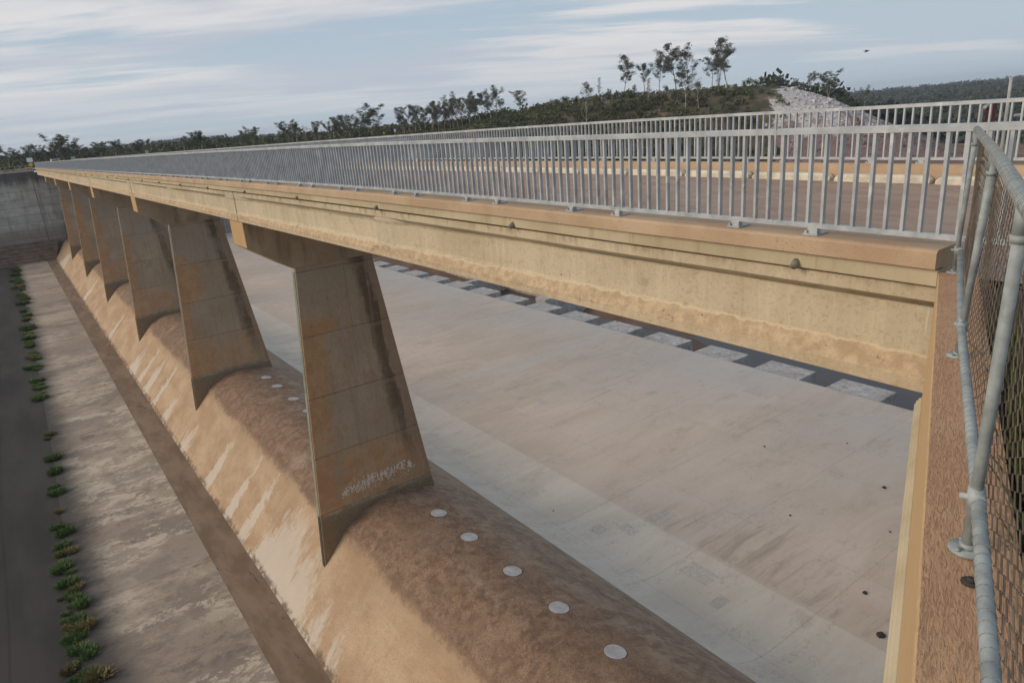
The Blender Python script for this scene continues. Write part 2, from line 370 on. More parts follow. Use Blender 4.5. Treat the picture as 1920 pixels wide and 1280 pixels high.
    return c, (T.m('ADD', fine, T.m('MULTIPLY', b2, 0.6)), 0.010)
M_weir = material('weir_concrete', weir_fn)

def floor_fn(T, P):
    s, t, z = tz(T, P)
    d = T.noise(P, 0.4, 4, 0.6)
    big = T.noise(T.scale(P, 0.16, 0.07, 0.2), 1.0, 6, 0.6, 0.2)
    mid = T.noise(T.scale(P, 0.8, 0.5, 0.5), 1.0, 9, 0.74, 0.2)
    fine = T.noise(P, 9, 6, 0.75)
    c = T.mix(T.ramp(big, 0.38, 0.62), (0.32, 0.25, 0.19), (0.43, 0.345, 0.26))
    c = T.mix(T.ramp(mid, 0.52, 0.60, 0, 0.5), c, (0.27, 0.22, 0.185))
    c = T.mix(T.m('MULTIPLY', T.ramp(mid, 0.45, 0.36), 0.65), c, (0.14, 0.115, 0.10))
    c = T.mix(T.ramp(T.noise(P, 4.0, 8, 0.8), 0.54, 0.68, 0, 0.4), c, (0.12, 0.10, 0.085))
    pz = T.noise(T.scale(P, 0.16, 0.07, 0.2), 1.0, 3, 0.5)
    pale = T.m('MULTIPLY', T.ramp(T.noise(T.scale(P, 0.95, 0.62, 1), 1.0, 10, 0.80, 0.25), 0.50, 0.535), T.ramp(pz, 0.43, 0.52))
    pale = T.m('MULTIPLY', pale, T.ramp(s, 100, 50, 0.3, 1.0))
    gz = T.m('MULTIPLY', T.ramp(T.noise(T.scale(P, 0.28, 0.16, 0.2), 1.0, 8, 0.72), 0.50, 0.56), 0.7)
    c = T.mix(T.m('MULTIPLY', gz, 0.75), c, (0.19, 0.155, 0.13))
    c = T.mix(T.m('MULTIPLY', pale, 0.8), c, (0.58, 0.49, 0.38))
    # slab steps across the floor
    js = T.m('FRACT', T.m('DIVIDE', T.m('ADD', T.m('ADD', s, 2.0), T.m('MULTIPLY', d, 0.6)), 12.5))
    c = T.mix(T.m('MULTIPLY', T.ramp(js, 0.012, 0.0), 0.5), c, (0.09, 0.07, 0.06))
    c = T.mix(T.ramp(js, 0.0, 0.35, 0.22, 0.0), c, (0.42, 0.36, 0.30))
    # grey dirt drifting in from the left side
    le = T.m('ADD', t, T.m('MULTIPLY', T.m('SUBTRACT', mid, 0.5), 2.2))
    c = T.mix(T.ramp(le, 0.6, -1.5, 0, 0.97), c, (0.062, 0.056, 0.051))
    return c, (T.m('ADD', fine, mid), 0.015)
M_floor = material('floor_concrete', floor_fn)

def strip_fn(T, P):
    big = T.noise(T.scale(P, 0.3, 0.8, 0.5), 1.0, 6, 0.65); fine = T.noise(P, 9, 5, 0.7)
    c = T.mix(T.ramp(big, 0.38, 0.62), (0.19, 0.128, 0.083), (0.265, 0.185, 0.125))
    dk = T.noise(T.scale(P, 0.35, 0.9, 1), 1.0, 6, 0.7, 1.0)
    c = T.mix(T.ramp(dk, 0.62, 0.68, 0, 0.85), c, (0.06, 0.05, 0.045))
    return c, (fine, 0.012)
M_strip = material('drain_strip_concrete', strip_fn)

def asphalt_fn(T, P):
    big = T.noise(T.scale(P, 0.08, 0.3, 0.2), 1.0, 5, 0.6); fine = T.noise(P, 14, 6, 0.8)
    c = T.mix(T.ramp(big, 0.35, 0.65), (0.040, 0.037, 0.035), (0.064, 0.058, 0.053))
    c = T.mix(T.ramp(fine, 0.55, 0.8, 0, 0.5), c, (0.085, 0.08, 0.075))
    wh = T.m('MULTIPLY', T.ramp(T.noise(T.scale(P, 0.9, 0.35, 1), 1.0, 5, 0.7, 0.5), 0.715, 0.74), 0.7)
    c = T.mix(wh, c, (0.30, 0.29, 0.27))
    # tyre track
    s, t, z = tz(T, P)
    tr = T.m('ABSOLUTE', T.m('ADD', t, T.m('ADD', 4.1, T.m('MULTIPLY', T.noise(T.scale(P, 0.03, 0, 0), 1.0, 2, 0.5), 1.0))))
    c = T.mix(T.ramp(tr, 0.10, 0.0, 0, 0.35), c, (0.02, 0.02, 0.02))
    return c, (fine, 0.01)
M_asphalt = material('basin_bitumen', asphalt_fn, spec=0.15)

def apron_fn(T, P):
    s, t, z = tz(T, P)
    big = T.noise(T.scale(P, 0.10, 0.05, 0.1), 1.0, 6, 0.6, 0.6)
    flow = T.noise(T.scale(P, 0.5, 0.16, 0.2), 1.0, 9, 0.72, 0.5)
    fine = T.noise(P, 6, 6, 0.75)
    base = T.mix(T.ramp(flow, 0.36, 0.64), (0.53, 0.415, 0.32), (0.61, 0.485, 0.385))
    base = T.mix(T.ramp(big, 0.42, 0.62, 0, 0.6), base, (0.60, 0.495, 0.415))
    near = T.mix(T.ramp(flow, 0.40, 0.62), (0.60, 0.515, 0.42), (0.67, 0.585, 0.485))
    c = T.mix(T.ramp(t, 23.62, 23.58), base, near)
    dark = T.noise(T.scale(P, 1.2, 0.16, 0.3), 1.0, 7, 0.72, 0.5)
    c = T.mix(T.m('MULTIPLY', T.ramp(dark, 0.62, 0.70), 0.40), c, (0.22, 0.19, 0.17))
    c = T.mix(T.ramp(T.noise(P, 3.0, 8, 0.8), 0.56, 0.70, 0, 0.35), c, (0.27, 0.23, 0.20))
    c = T.mix(T.m('MULTIPLY', T.ramp(dark, 0.34, 0.26), 0.35), c, (0.52, 0.49, 0.45))
    # pale water mark curling over the far slab
    wm = T.m('ADD', T.m('SUBTRACT', s, 47.5), T.m('MULTIPLY', T.m('SUBTRACT', T.noise(T.scale(P, 0, 0.05, 0), 1.0, 3, 0.5), 0.5), 9.0))
    c = T.mix(T.m('MULTIPLY', T.ramp(T.m('ABSOLUTE', wm), 1.9, 0.2), T.m('MULTIPLY', T.ramp(t, 26, 32), 0.35)), c, (0.56, 0.53, 0.50))
    far = T.ramp(s, 56, 49, 0, 1)
    c = T.mix(T.m('MULTIPLY', T.ramp(T.m('ADD', t, T.m('MULTIPLY', flow, 6.0)), 40, 49, 0.0, 0.6), T.ramp(big, 0.38, 0.6, 0.4, 1.0)), c, (0.50, 0.47, 0.44))
    # floor joints
    ja = T.ramp(T.m('ABSOLUTE', T.m('SUBTRACT', t, 23.6)), 0.08, 0.02)
    jb = T.ramp(T.m('ABSOLUTE', T.m('SUBTRACT', T.m('FRACT', T.m('DIVIDE', T.m('ADD', s, 3.0), 6.27)), 0.5)), 0.0075, 0.002)
    c = T.mix(T.m('MULTIPLY', ja, 0.35), c, (0.60, 0.52, 0.44))
    c = T.mix(T.m('MULTIPLY', jb, T.ramp(fine, 0.4, 0.6, 0.10, 0.42)), c, (0.25, 0.20, 0.16))
    jc = T.ramp(T.m('ABSOLUTE', T.m('SUBTRACT', T.m('FRACT', T.m('DIVIDE', T.m('SUBTRACT', t, 23.6), 7.75)), 0.5)), 0.006, 0.002)
    c = T.mix(T.m('MULTIPLY', jc, T.ramp(fine, 0.4, 0.6, 0.05, 0.35)), c, (0.26, 0.21, 0.17))
    pn = T.n('ShaderNodeTexWhiteNoise', {'Vector': T.n('ShaderNodeCombineXYZ', {0: T.m('FLOOR', T.m('ADD', T.m('DIVIDE', T.m('ADD', s, 3.0), 6.27), 0.5)), 1: T.m('FLOOR', T.m('ADD', T.m('DIVIDE', T.m('SUBTRACT', t, 23.6), 7.75), 0.5)), 2: 0.0})}, 0)
    c = T.mix(T.m('MULTIPLY', pn, 0.13), c, (0.33, 0.27, 0.22))
    for (cs, ct, hs, ht) in ((41.1, 33.3, .55, .55), (22.1, 24.5, .5, .75), (22.5, 22.4, .55, .35), (28.5, 42.4, 1.2, .45), (17.7, 22.2, .8, .55), (23.6, 21.2, .4, .4), (39.3, 30.0, .7, .3)):
        rq = T.m('MAXIMUM', T.m('DIVIDE', T.m('ABSOLUTE', T.m('SUBTRACT', s, cs)), hs), T.m('DIVIDE', T.m('ABSOLUTE', T.m('SUBTRACT', t, ct)), ht))
        c = T.mix(T.m('MULTIPLY', T.ramp(rq, 1.03, 0.97), T.ramp(fine, 0.40, 0.60, 0.05, 0.60)), c, (0.37, 0.36, 0.345))
    st = T.m('ADD', T.m('DIVIDE', T.m('ABSOLUTE', T.m('SUBTRACT', t, 24.5)), 6.0), T.m('DIVIDE', T.m('ABSOLUTE', T.m('SUBTRACT', s, 17.0)), 9.0))
    c = T.mix(T.m('MULTIPLY', T.m('MULTIPLY', T.ramp(st, 1.3, 0.4), T.ramp(t, 23.7, 24.0)), T.ramp(dark, 0.46, 0.64, 0, 0.5)), c, (0.30, 0.235, 0.19))
    hl = T.m('ABSOLUTE', T.m('SUBTRACT', T.noise(T.scale(P, 0.20, 0.11, 0.2), 1.0, 7, 0.6), 0.5))
    c = T.mix(T.m('MULTIPLY', T.ramp(hl, 0.006, 0.0), T.ramp(fine, 0.4, 0.6, 0.05, 0.35)), c, (0.24, 0.19, 0.15))
    c = T.mix(T.ramp(T.noise(T.scale(P, 0.7, 0.4, 0.4), 1.0, 10, 0.82), 0.53, 0.66, 0, 0.35), c, (0.34, 0.26, 0.19))
    rp = T.n('ShaderNodeTexVoronoi', {'Vector': T.scale(P, 1, 0.6, 1), 'Scale': 0.22, 'Randomness': 0.9}, 0, distance='CHEBYCHEV')
    c = T.mix(T.m('MULTIPLY', T.ramp(rp, 0.065, 0.058), T.ramp(fine, 0.35, 0.6, 0.15, 0.5)), c, (0.30, 0.30, 0.30))
    c = T.mix(T.ramp(fine, 0.58, 0.75, 0, 0.25), c, (0.24, 0.21, 0.19))
    return c, (T.m('ADD', fine, flow), 0.012)
M_apron = material('apron_concrete', apron_fn)

def block_fn(T, P):
    n = T.noise(P, 0.8, 7, 0.75); v = T.noise(T.scale(P, 4, 4, 0.4), 1.0, 4, 0.6); fine = T.noise(P, 8, 5, 0.7)
    c = T.mix(T.ramp(n, 0.36, 0.64), (0.36, 0.325, 0.30), (0.52, 0.475, 0.44))
    c = T.mix(T.ramp(v, 0.5, 0.7, 0, 0.4), c, (0.22, 0.19, 0.17))
    c = T.mix(T.ramp(T.noise(P, 1.7, 6, 0.7), 0.56, 0.63, 0, 0.7), c, (0.22, 0.165, 0.135))
    c = T.mix(T.ramp(T.noise(P, 1.1, 4, 0.6), 0.64, 0.67, 0, 0.75), c, (0.66, 0.63, 0.60))
    c = T.mix(T.ramp(T.noise(P, 2.2, 5, 0.7), 0.67, 0.70, 0, 0.8), c, (0.09, 0.085, 0.08))
    return c, (fine, 0.01)
M_block = material('block_concrete', block_fn)

def farwall_fn(T, P):
    s, t, z = tz(T, P)
    n = T.noise(T.scale(P, 0.4, 0.4, 0.7), 1.0, 6, 0.65); v = T.noise(T.scale(P, 1.0, 1.0, 0.12), 1.0, 5, 0.65)
    c = T.mix(T.ramp(n, 0.35, 0.65), (0.42, 0.395, 0.35), (0.58, 0.55, 0.495))
    c = T.mix(T.ramp(v, 0.48, 0.70, 0, 0.5), c, (0.15, 0.14, 0.12))
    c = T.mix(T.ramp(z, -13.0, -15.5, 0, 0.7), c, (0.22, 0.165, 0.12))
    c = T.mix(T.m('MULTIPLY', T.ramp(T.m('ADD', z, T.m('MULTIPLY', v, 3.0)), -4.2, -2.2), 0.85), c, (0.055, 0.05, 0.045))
    fr = T.m('FRACT', T.m('DIVIDE', z, 1.62))
    lr = T.n('ShaderNodeTexWhiteNoise', {'Vector': T.n('ShaderNodeCombineXYZ', {0: T.m('FLOOR', T.m('DIVIDE', z, 1.62)), 1: 1.0, 2: 0.0})}, 0)
    c = T.mix(T.m('MULTIPLY', lr, 0.30), c, (0.22, 0.205, 0.185))
    j = T.m('MAXIMUM', T.ramp(fr, 0.08, 0.02), T.ramp(T.m('ABSOLUTE', T.m('SUBTRACT', T.m('FRACT', T.m('DIVIDE', T.m('SUBTRACT', t, 5.85-6.0), 12.0)), 0.5)), 0.012, 0.004))
    c = T.mix(T.m('MULTIPLY', j, 0.6), c, (0.08, 0.07, 0.06))
    return c, (n, 0.02)
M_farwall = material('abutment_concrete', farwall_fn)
def farslope_fn(T, P):
    s, t, z = tz(T, P)
    n = T.noise(P, 0.8, 6, 0.65)
    c = T.mix(T.ramp(n, 0.35, 0.65), (0.17, 0.12, 0.09), (0.27, 0.20, 0.15))
    fr = T.m('FRACT', T.m('DIVIDE', z, 0.6))
    c = T.mix(T.ramp(fr, 0.25, 0.0, 0, 0.6), c, (0.07, 0.055, 0.045))
    return c, (n, 0.05)
M_farslope = material('slope_concrete', farslope_fn)

def coping_fn(T, P):
    s, t, z = tz(T, P)
    e = T.m('ADD', T.m('MULTIPLY', s, 0.381), T.m('MULTIPLY', t, 0.924))   # along the wall
    d = T.m('SUBTRACT', T.m('MULTIPLY', t, 0.381), T.m('MULTIPLY', s, 0.924))
    q = T.n('ShaderNodeCombineXYZ', {0: T.m('MULTIPLY', e, 8.0), 1: T.m('MULTIPLY', d, 42.0), 2: 0.0})
    broom = T.noise(q, 1.0, 4, 0.62, 3.0)
    big = T.noise(P, 1.6, 5, 0.6); fine = T.noise(P, 90, 4, 0.7)
    c = T.mix(T.ramp(big, 0.35, 0.65), (0.50, 0.285, 0.165), (0.57, 0.36, 0.20))
    c = T.mix(T.ramp(big, 0.52, 0.62, 0, 0.5), c, (0.48, 0.245, 0.15))
    c = T.mix(T.ramp(broom, 0.52, 0.40, 0, 0.6), c, (0.29, 0.155, 0.09))
    c = T.mix(T.ramp(broom, 0.55, 0.65, 0, 0.35), c, (0.56, 0.34, 0.20))
    c = T.mix(T.ramp(fine, 0.55, 0.75, 0, 0.25), c, (0.18, 0.10, 0.07))
    wh = T.ramp(T.noise(P, 7.0, 4, 0.7, 0.5), 0.76, 0.78)
    c = T.mix(T.m('MULTIPLY', wh, 0.7), c, (0.7, 0.66, 0.62))
    side = T.ramp(T.m('ADD', d, T.m('MULTIPLY', big, 0.012)), 0.094, 0.086)
    c = T.mix(T.m('MULTIPLY', side, 0.85), c, T.mix(big, (0.55, 0.36, 0.17), (0.62, 0.43, 0.23)))
    return c, (T.m('ADD', broom, T.m('MULTIPLY', fine, 0.4)), 0.010)
M_coping = material('coping_concrete', coping_fn)
def ledge_fn(T, P):
    big = T.noise(P, 1.2, 5, 0.6); fine = T.noise(P, 40, 4, 0.7)
    c = T.mix(T.ramp(big, 0.35, 0.65), (0.45, 0.37, 0.23), (0.55, 0.47, 0.32))
    c = T.mix(T.ramp(fine, 0.55, 0.8, 0, 0.3), c, (0.3, 0.22, 0.12))
    return c, (fine, 0.002)
M_ledge = material('wing_wall_concrete', ledge_fn)

def road_fn(T, P):
    s, t, z = tz(T, P)
    n = T.noise(T.scale(P, 0.9, 2.5, 1), 1.0, 6, 0.7); fine = T.noise(P, 25, 5, 0.8)
    c = T.mix(T.ramp(n, 0.35, 0.65), (0.33, 0.225, 0.165), (0.42, 0.305, 0.235))
    c = T.mix(T.ramp(fine, 0.5, 0.8, 0, 0.4), c, (0.13, 0.095, 0.08))
    return c, (T.m('ADD', n, fine), 0.015)
M_road = material('road_surface', road_fn)

def steel_fn(T, P):
    n = T.noise(P, 3.0, 5, 0.65); v = T.noise(P, 30, 3, 0.6)
    c = T.mix(T.ramp(n, 0.35, 0.65), (0.33, 0.345, 0.355), (0.46, 0.475, 0.48))
    c = T.mix(T.ramp(T.noise(P, 1.6, 5, 0.7), 0.62, 0.68, 0, 0.6), c, (0.66, 0.65, 0.60))
    c = T.mix(T.ramp(v, 0.58, 0.75, 0, 0.3), c, (0.22, 0.21, 0.19))
    c = T.mix(T.ramp(T.noise(P, 5.5, 6, 0.8), 0.60, 0.68, 0, 0.45), c, (0.27, 0.235, 0.17))
    return c, None, T.ramp(n, 0.3, 0.7, 0.42, 0.62)
M_steel = material('galvanised_steel', steel_fn, spec=0.4, metal=0.25)
M_pipe = flat('galvanised_pipe', (0.32, 0.345, 0.335), 0.62, 0.1, 0.25, 9.0, 0.3)
M_wire = flat('rusty_wire', (0.17, 0.135, 0.105), 0.75, 0.2, 0.4, 6.0)
M_wire_grey = flat('grey_tie_wire', (0.30, 0.31, 0.29), 0.6, 0.2, 0.3, 30.0)
M_nosing = flat('painted_nosing_steel', (0.22, 0.235, 0.19), 0.6, 0.0, 0.2, 2.0)
M_nosing_dark = flat('bare_nosing_steel', (0.05, 0.05, 0.045), 0.6, 0.0, 0.3, 5.0)
M_plug = flat('grey_grout', (0.47, 0.45, 0.45), 0.85, 0, 0.16, 3.0)
M_rim = flat('grout_rim', (0.14, 0.10, 0.08), 0.9, 0, 0.4, 6.0)
M_white_conc = flat('pale_kerb_concrete', (0.60, 0.54, 0.43), 0.85, 0, 0.2, 4.0)
M_drain = flat('drain_pipe_grey', (0.22, 0.20, 0.17), 0.7, 0, 0.3, 20.0)
M_chalk = flat('faded_white_paint', (0.66, 0.60, 0.53), 0.9, 0, 0.25, 20.0)
M_white = flat('white_paint', (0.78, 0.78, 0.78), 0.35, 0, 0.03, 3.0, 0.5)
M_glass = flat('dark_glass', (0.03, 0.035, 0.04), 0.1, 0, 0.05, 3.0, 0.6)
M_black = flat('black_rubber', (0.02, 0.02, 0.02), 0.8)
M_yellow = flat('yellow_sign_paint', (0.80, 0.48, 0.03), 0.5)
M_orange = flat('orange_plastic', (0.75, 0.16, 0.04), 0.5)
M_post = flat('grey_post_paint', (0.42, 0.42, 0.40), 0.6)
M_rust = flat('rust_red_steel', (0.16, 0.045, 0.03), 0.8, 0, 0.3, 12.0)
M_rock = flat('broken_rock', (0.26, 0.22, 0.19), 0.9, 0, 0.4, 2.0)
M_dark_debris = flat('dark_debris', (0.05, 0.04, 0.035), 0.9)
M_bird = flat('dark_feathers', (0.03, 0.03, 0.03), 0.9)
def bark_fn(T, P):
    n = T.noise(T.scale(P, 2, 2, 0.8), 1.0, 4, 0.6)
    return T.mix(T.ramp(n, 0.4, 0.62), (0.17, 0.14, 0.115), (0.47, 0.42, 0.36)), None
M_bark = material('gum_bark', bark_fn)
def leaf_mat(name, a, b):
    def fn(T, P):
        n = T.noise(P, 0.6, 3, 0.7)
        n2 = T.noise(P, 0.035, 3, 0.6)
        c = T.mix(T.ramp(n, 0.3, 0.7), a, b)
        return T.mix(T.ramp(n2, 0.4, 0.6, 0, 0.45), c, tuple(x*0.62 for x in a)), None
    return material(name, fn, 0.75, 0.15)
M_leaf = leaf_mat('gum_leaf', (0.095, 0.10, 0.065), (0.18, 0.18, 0.12))
M_leaf2 = leaf_mat('olive_leaf', (0.075, 0.085, 0.04), (0.14, 0.145, 0.07))
M_scrub = leaf_mat('scrub_leaf', (0.070, 0.078, 0.035), (0.145, 0.145, 0.07))
M_farleaf = leaf_mat('far_forest_leaf', (0.055, 0.068, 0.052), (0.085, 0.098, 0.072))
M_weed = leaf_mat('weed_leaf', (0.085, 0.14, 0.045), (0.16, 0.22, 0.085))
M_weed2 = leaf_mat('dry_weed_leaf', (0.17, 0.14, 0.06), (0.27, 0.22, 0.10))
M_grass = leaf_mat('rough_grass_blade', (0.060, 0.080, 0.022), (0.14, 0.15, 0.055))
def ground_fn(T, P):
    n = T.noise(P, 0.10, 7, 0.7); f = T.noise(P, 2.5, 6, 0.75)
    c = T.mix(T.ramp(n, 0.4, 0.6), (0.070, 0.065, 0.033), (0.17, 0.125, 0.075))
    c = T.mix(T.ramp(T.noise(P, 0.03, 4, 0.6), 0.60, 0.68, 0, 0.8), c, (0.36, 0.20, 0.13))
    c = T.mix(T.ramp(f, 0.5, 0.7, 0, 0.5), c, (0.06, 0.055, 0.03))
    return c, (f, 0.2)
M_ground = material('far_bank_soil', ground_fn)
def terrain_fn(T, P):
    gcol, gb = ground_fn(T, P); mcol, mb = mound_fn(T, P)
    s, t, z = tz(T, P)
    az = T.m('MULTIPLY', T.m('ARCTAN2', t, s), 57.2958)
    r = T.m('SQRT', T.m('ADD', T.m('MULTIPLY', s, s), T.m('MULTIPLY', t, t)))
    n = T.m('SUBTRACT', T.noise(P, 0.09, 7, 0.75), 0.5)
    a = T.m('ADD', T.m('ADD', az, T.m('MULTIPLY', n, 7.0)), T.m('MULTIPLY', T.m('SUBTRACT', 345.0, r), 0.018))
    k = T.m('MULTIPLY', T.ramp(a, 56.9, 57.3), T.ramp(r, 375, 365))
    k = T.m('MULTIPLY', k, T.ramp(r, 222, 235))
    return T.mix(k, gcol, mcol), mb
def mound_fn(T, P):
    s, t, z = tz(T, P)
    n = T.noise(P, 0.12, 7, 0.7); f = T.noise(P, 1.1, 7, 0.8); g = T.noise(T.scale(P, 0.5, 0.5, 0.12), 1.0, 6, 0.7)
    c = T.mix(T.ramp(f, 0.40, 0.60), (0.34, 0.30, 0.275), (0.72, 0.67, 0.64))
    c = T.mix(T.ramp(g, 0.5, 0.62, 0, 0.5), c, (0.80, 0.76, 0.74))
    c = T.mix(T.ramp(T.m('ADD', n, T.m('MULTIPLY', z, 0.018)), 0.40, 0.22, 0, 0.9), c, T.mix(f, (0.10, 0.05, 0.045), (0.30, 0.17, 0.15)))
    return c, (f, 0.5)
M_mound = material('pale_rock_spoil', mound_fn)
def gravel_fn(T, P):
    n = T.noise(P, 1.0, 6, 0.7); f = T.noise(P, 16, 6, 0.8)
    c = T.mix(T.ramp(f, 0.38, 0.62), (0.060, 0.036, 0.025), (0.16, 0.10, 0.07))
    c = T.mix(T.ramp(n, 0.45, 0.6, 0, 0.6), c, (0.10, 0.055, 0.04))
    return c, (f, 0.03)
M_gravel = material('brown_gravel', gravel_fn)
def mud_fn(T, P):
    n = T.noise(P, 0.12, 6, 0.65)
    c = T.mix(T.ramp(n, 0.4, 0.6), (0.13, 0.075, 0.05), (0.20, 0.125, 0.085))
    return c, (n, 0.3)
M_mud = material('red_mud', mud_fn)
def water_fn(T, P):
    n = T.noise(T.scale(P, 1, 1, 1), 0.9, 4, 0.6)
    return T.mix(T.ramp(T.noise(P, 0.06, 3, 0.5), 0.4, 0.6), (0.060, 0.052, 0.046), (0.085, 0.064, 0.050)), (n, 0.02), 0.38
M_water = material('pool_water', water_fn, spec=0.35)

# ------------------------------------------------------------------ vertical curve of the bridge
PS = [0, 2.8, 4.7, 7.7, 9.2, 14.8, 20, 30, 41, 61, 84, 120, 174, 260]
PZ = [-.01, 0, .025, .045, .065, .097, .105, .09, .06, -.02, -.10, -.24, -.42, -.70]
def prof(s): return float(np.interp(s, PS, PZ))
BEND = 2.3 + 25.07*7
JO = [2.77] + [2.3+25.07*k for k in range(1, 8)]

# ------------------------------------------------------------------ setting: water, floors, apron
def ngrid(s_vals, t_vals, zf, mat, name, smooth=True):
    m = MB(); ns, nt = len(s_vals), len(t_vals)
    for s in s_vals:
        for t in t_vals: m.v.append(W(s, t, zf(s, t)))
    for i in range(ns-1):
        for j in range(nt-1):
            a = i*nt+j; m.f.append((a, a+nt, a+nt+1, a+1))
    return m.build(name, mat, None, smooth)
ZF = -20.6
def left_edge(s): return -1.0 - 1.25*math.exp(-(s-25)/45.0)
sv_ = list(np.linspace(-30, 190, 221))
m = MB()
for i in range(len(sv_)-1):
    a, b = sv_[i], sv_[i+1]
    m.quad(W(a, left_edge(a), ZF), W(b, left_edge(b), ZF), W(b, 4.22, ZF), W(a, 4.22, ZF))
structure(m.build('upstream_floor', M_floor), 'stained brown concrete floor upstream of the weir')
m = MB(); m.quad(W(-30, 4.22, ZF-.004), W(190, 4.22, ZF-.004), W(190, 5.95, ZF-.004), W(-30, 5.95, ZF-.004))
m.quad(W(-30, 4.22, ZF), W(190, 4.22, ZF), W(190, 4.22, ZF-.01), W(-30, 4.22, ZF-.01))
structure(m.build('drainage_strip', M_strip), 'darker brown strip along the weir toe')
m = MB(); m.quad(W(-200, -300, ZF-.03), W(260, -300, ZF-.03), W(260, 4, ZF-.03), W(-200, 4, ZF-.03))
structure(m.build('bitumen_ground', M_asphalt), 'black bitumen ground at the left')
ZA = -21.0; TE = 46.9
ap = [(16.5, -18.9), (17.5, -19.75), (18.3, -20.35), (19.2, -20.75), (20.2, -20.95), (21.2, -21.0), (23.6, -21.0), (23.61, -21.0), (35, -21.0), (TE-.4, -21.0), (TE-.1, -21.04), (TE, -21.14), (TE+.05, -22.0), (TE+.1, -26)]
m = MB()
m.sweep([[W(s, t, z) for t, z in ap] for s in (-30, 60, 120, 182)], cap=False, closed=False)
structure(m.build('spillway_apron', M_apron, smooth=False), 'wide pale concrete apron below the weir')
ZW = -24.0
m = MB(); m.quad(W(-60, TE, ZW), W(182, TE, ZW), W(182, 62, ZW), W(-60, 62, ZW))
structure(m.build('water', M_water), 'still dark water behind the baffle blocks')
def mudz(s, t):
    return -25.0 + 1.35*noise.noise(Vector((s*.03, t*.05, 2))) + max(0, min(1, (t-57-4*noise.noise(Vector((s*.06, 1, 3))))/3.5))*1.25 + 1.2*max(0, min(1, (s-33-(t-52)*1.5)/6))
ngrid(list(np.linspace(-60, 185, 124)), list(np.linspace(50, 62, 13)) + list(np.linspace(64, 330, 60)), mudz, M_mud, 'riverbed')
structure(bpy.data.objects['riverbed'], 'reddish mud bank beyond the water')

# ------------------------------------------------------------------ weir
wpro = [(5.87, ZF-.3), (5.87, ZF), (6.4, -20.03), (7.1, -19.27), (7.68, -18.65), (8.20, -18.06), (8.70, -17.48), (8.86, -17.27), (9.07, -17.08), (9.4, -16.86), (9.75, -16.67), (10.1, -16.52), (10.45, -16.41), (10.85, -16.33), (11.3, -16.30)]
t = 11.7
while t < 18.2: wpro.append((t, -16.30-.09*(t-11.3)**2)); t += 0.35
wpro += [(18.4, -21.5)]
weir = thing('spillway_weir', 'long rounded concrete weir with orange upstream face and dark mottled crest, under the bridge piers', 'weir', (90, 10, -21))
m = MB(); m.sweep([[W(s, t, z) for t, z in wpro] for s in np.linspace(-30, 179, 12)], cap=True)
wo = m.build('weir_body', M_weir, weir, True)
mod = wo.modifiers.new('e', 'EDGE_SPLIT'); mod.split_angle = R(14)
def crest_z(t): return float(np.interp(t, [p[0] for p in wpro[2:]], [p[1] for p in wpro[2:]]))
plugs = [24.15, 21.65, 18.6, 15.84, 13.05, 48.85, 46.39, 43.09, 40.25, 37.4, 34.6]
for sx in plugs:
    m = MB(); c = []
    for k in range(32):
        a = 2*math.pi*k/32; tt = 12.25+.36*math.sin(a); c.append((sx+.36*math.cos(a), tt))
    top = [W(a, b, crest_z(b)+.012) for a, b in c]; bot = [W(a, b, crest_z(b)-.06) for a, b in c]
    m.sweep([bot, top]); pg = m.build('grout_plug', M_plug, weir)
    m = MB(); r1, r2 = [], []
    for k in range(32):
        a = 2*math.pi*k/32; g = .385+.02*math.sin(3*a+sx)+.012*math.sin(7*a)
        r1.append(W(sx+.36*math.cos(a), 12.25+.36*math.sin(a), crest_z(12.25+.36*math.sin(a))+.008)); r2.append(W(sx+g*math.cos(a), 12.25+g*math.sin(a), crest_z(12.25+g*math.sin(a))+.004))
    m.sweep([r1, r2], cap=False); m.build('plug_rim', M_rim, pg)

# ------------------------------------------------------------------ bridge
bridge = thing('bridge', 'long straight road bridge of sandy concrete girders crossing over the weir', 'bridge', (90, 10.8, -2))
def extr(prof2d, s_list, f=prof, k=1.0):
    return [[W(s, t, z + k*f(s)) for t, z in prof2d] for s in s_list]
# girders: one per span on the upstream side with blocks and tapers, one plain on the downstream side
def web(t, w): return t
def girder(s0, s1, mirror=False, parent=bridge):
    def ring(s, d):   # d = web recess depth
        f = 6.97; w = f + d; dz = prof(s)*0.75
        zc = d/0.15
        pts = [(f, -1.825), (f, -1.965), (w, -1.965-.10*zc), (w, -2.57), (f, -2.571-.215*zc), (f, -2.915), (f+.65, -2.915), (f+.65, -1.825)]
        return [W(s, (a if not mirror else 21.6-a), z+dz) for a, z in pts]
    mid = (s0+s1)/2 if s1-s0 > 24.9 else (s0+s1)/2 - .1
    st = [(s0+.01, .0), (s0+.05, .012), (s0+1.25, .012), (s0+1.85, .15)] if s0 > 5 else [(s0+.01, .15)]
    st += [(x, .15) for x in np.linspace(s0+2.4, mid-1.4, 5)]
    st += [(mid-1.10, .15), (mid-.55, .02), (mid+.20, .02), (mid+.65, .15)]
    st += [(x, .15) for x in np.linspace(mid+1.2, s1-2.2, 5)]
    st += [(s1-1.75, .15), (s1-.35, .012), (s1-.02, .012)]
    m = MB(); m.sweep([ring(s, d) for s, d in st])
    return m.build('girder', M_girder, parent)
for k in range(7):
    girder(JO[k], JO[k+1]-.02 if k < 6 else BEND)
for k in range(7): girder(JO[k], JO[k+1]-.02, True)
SL = [2.77] + list(np.arange(4, 180, 1.5)) + [BEND+1]
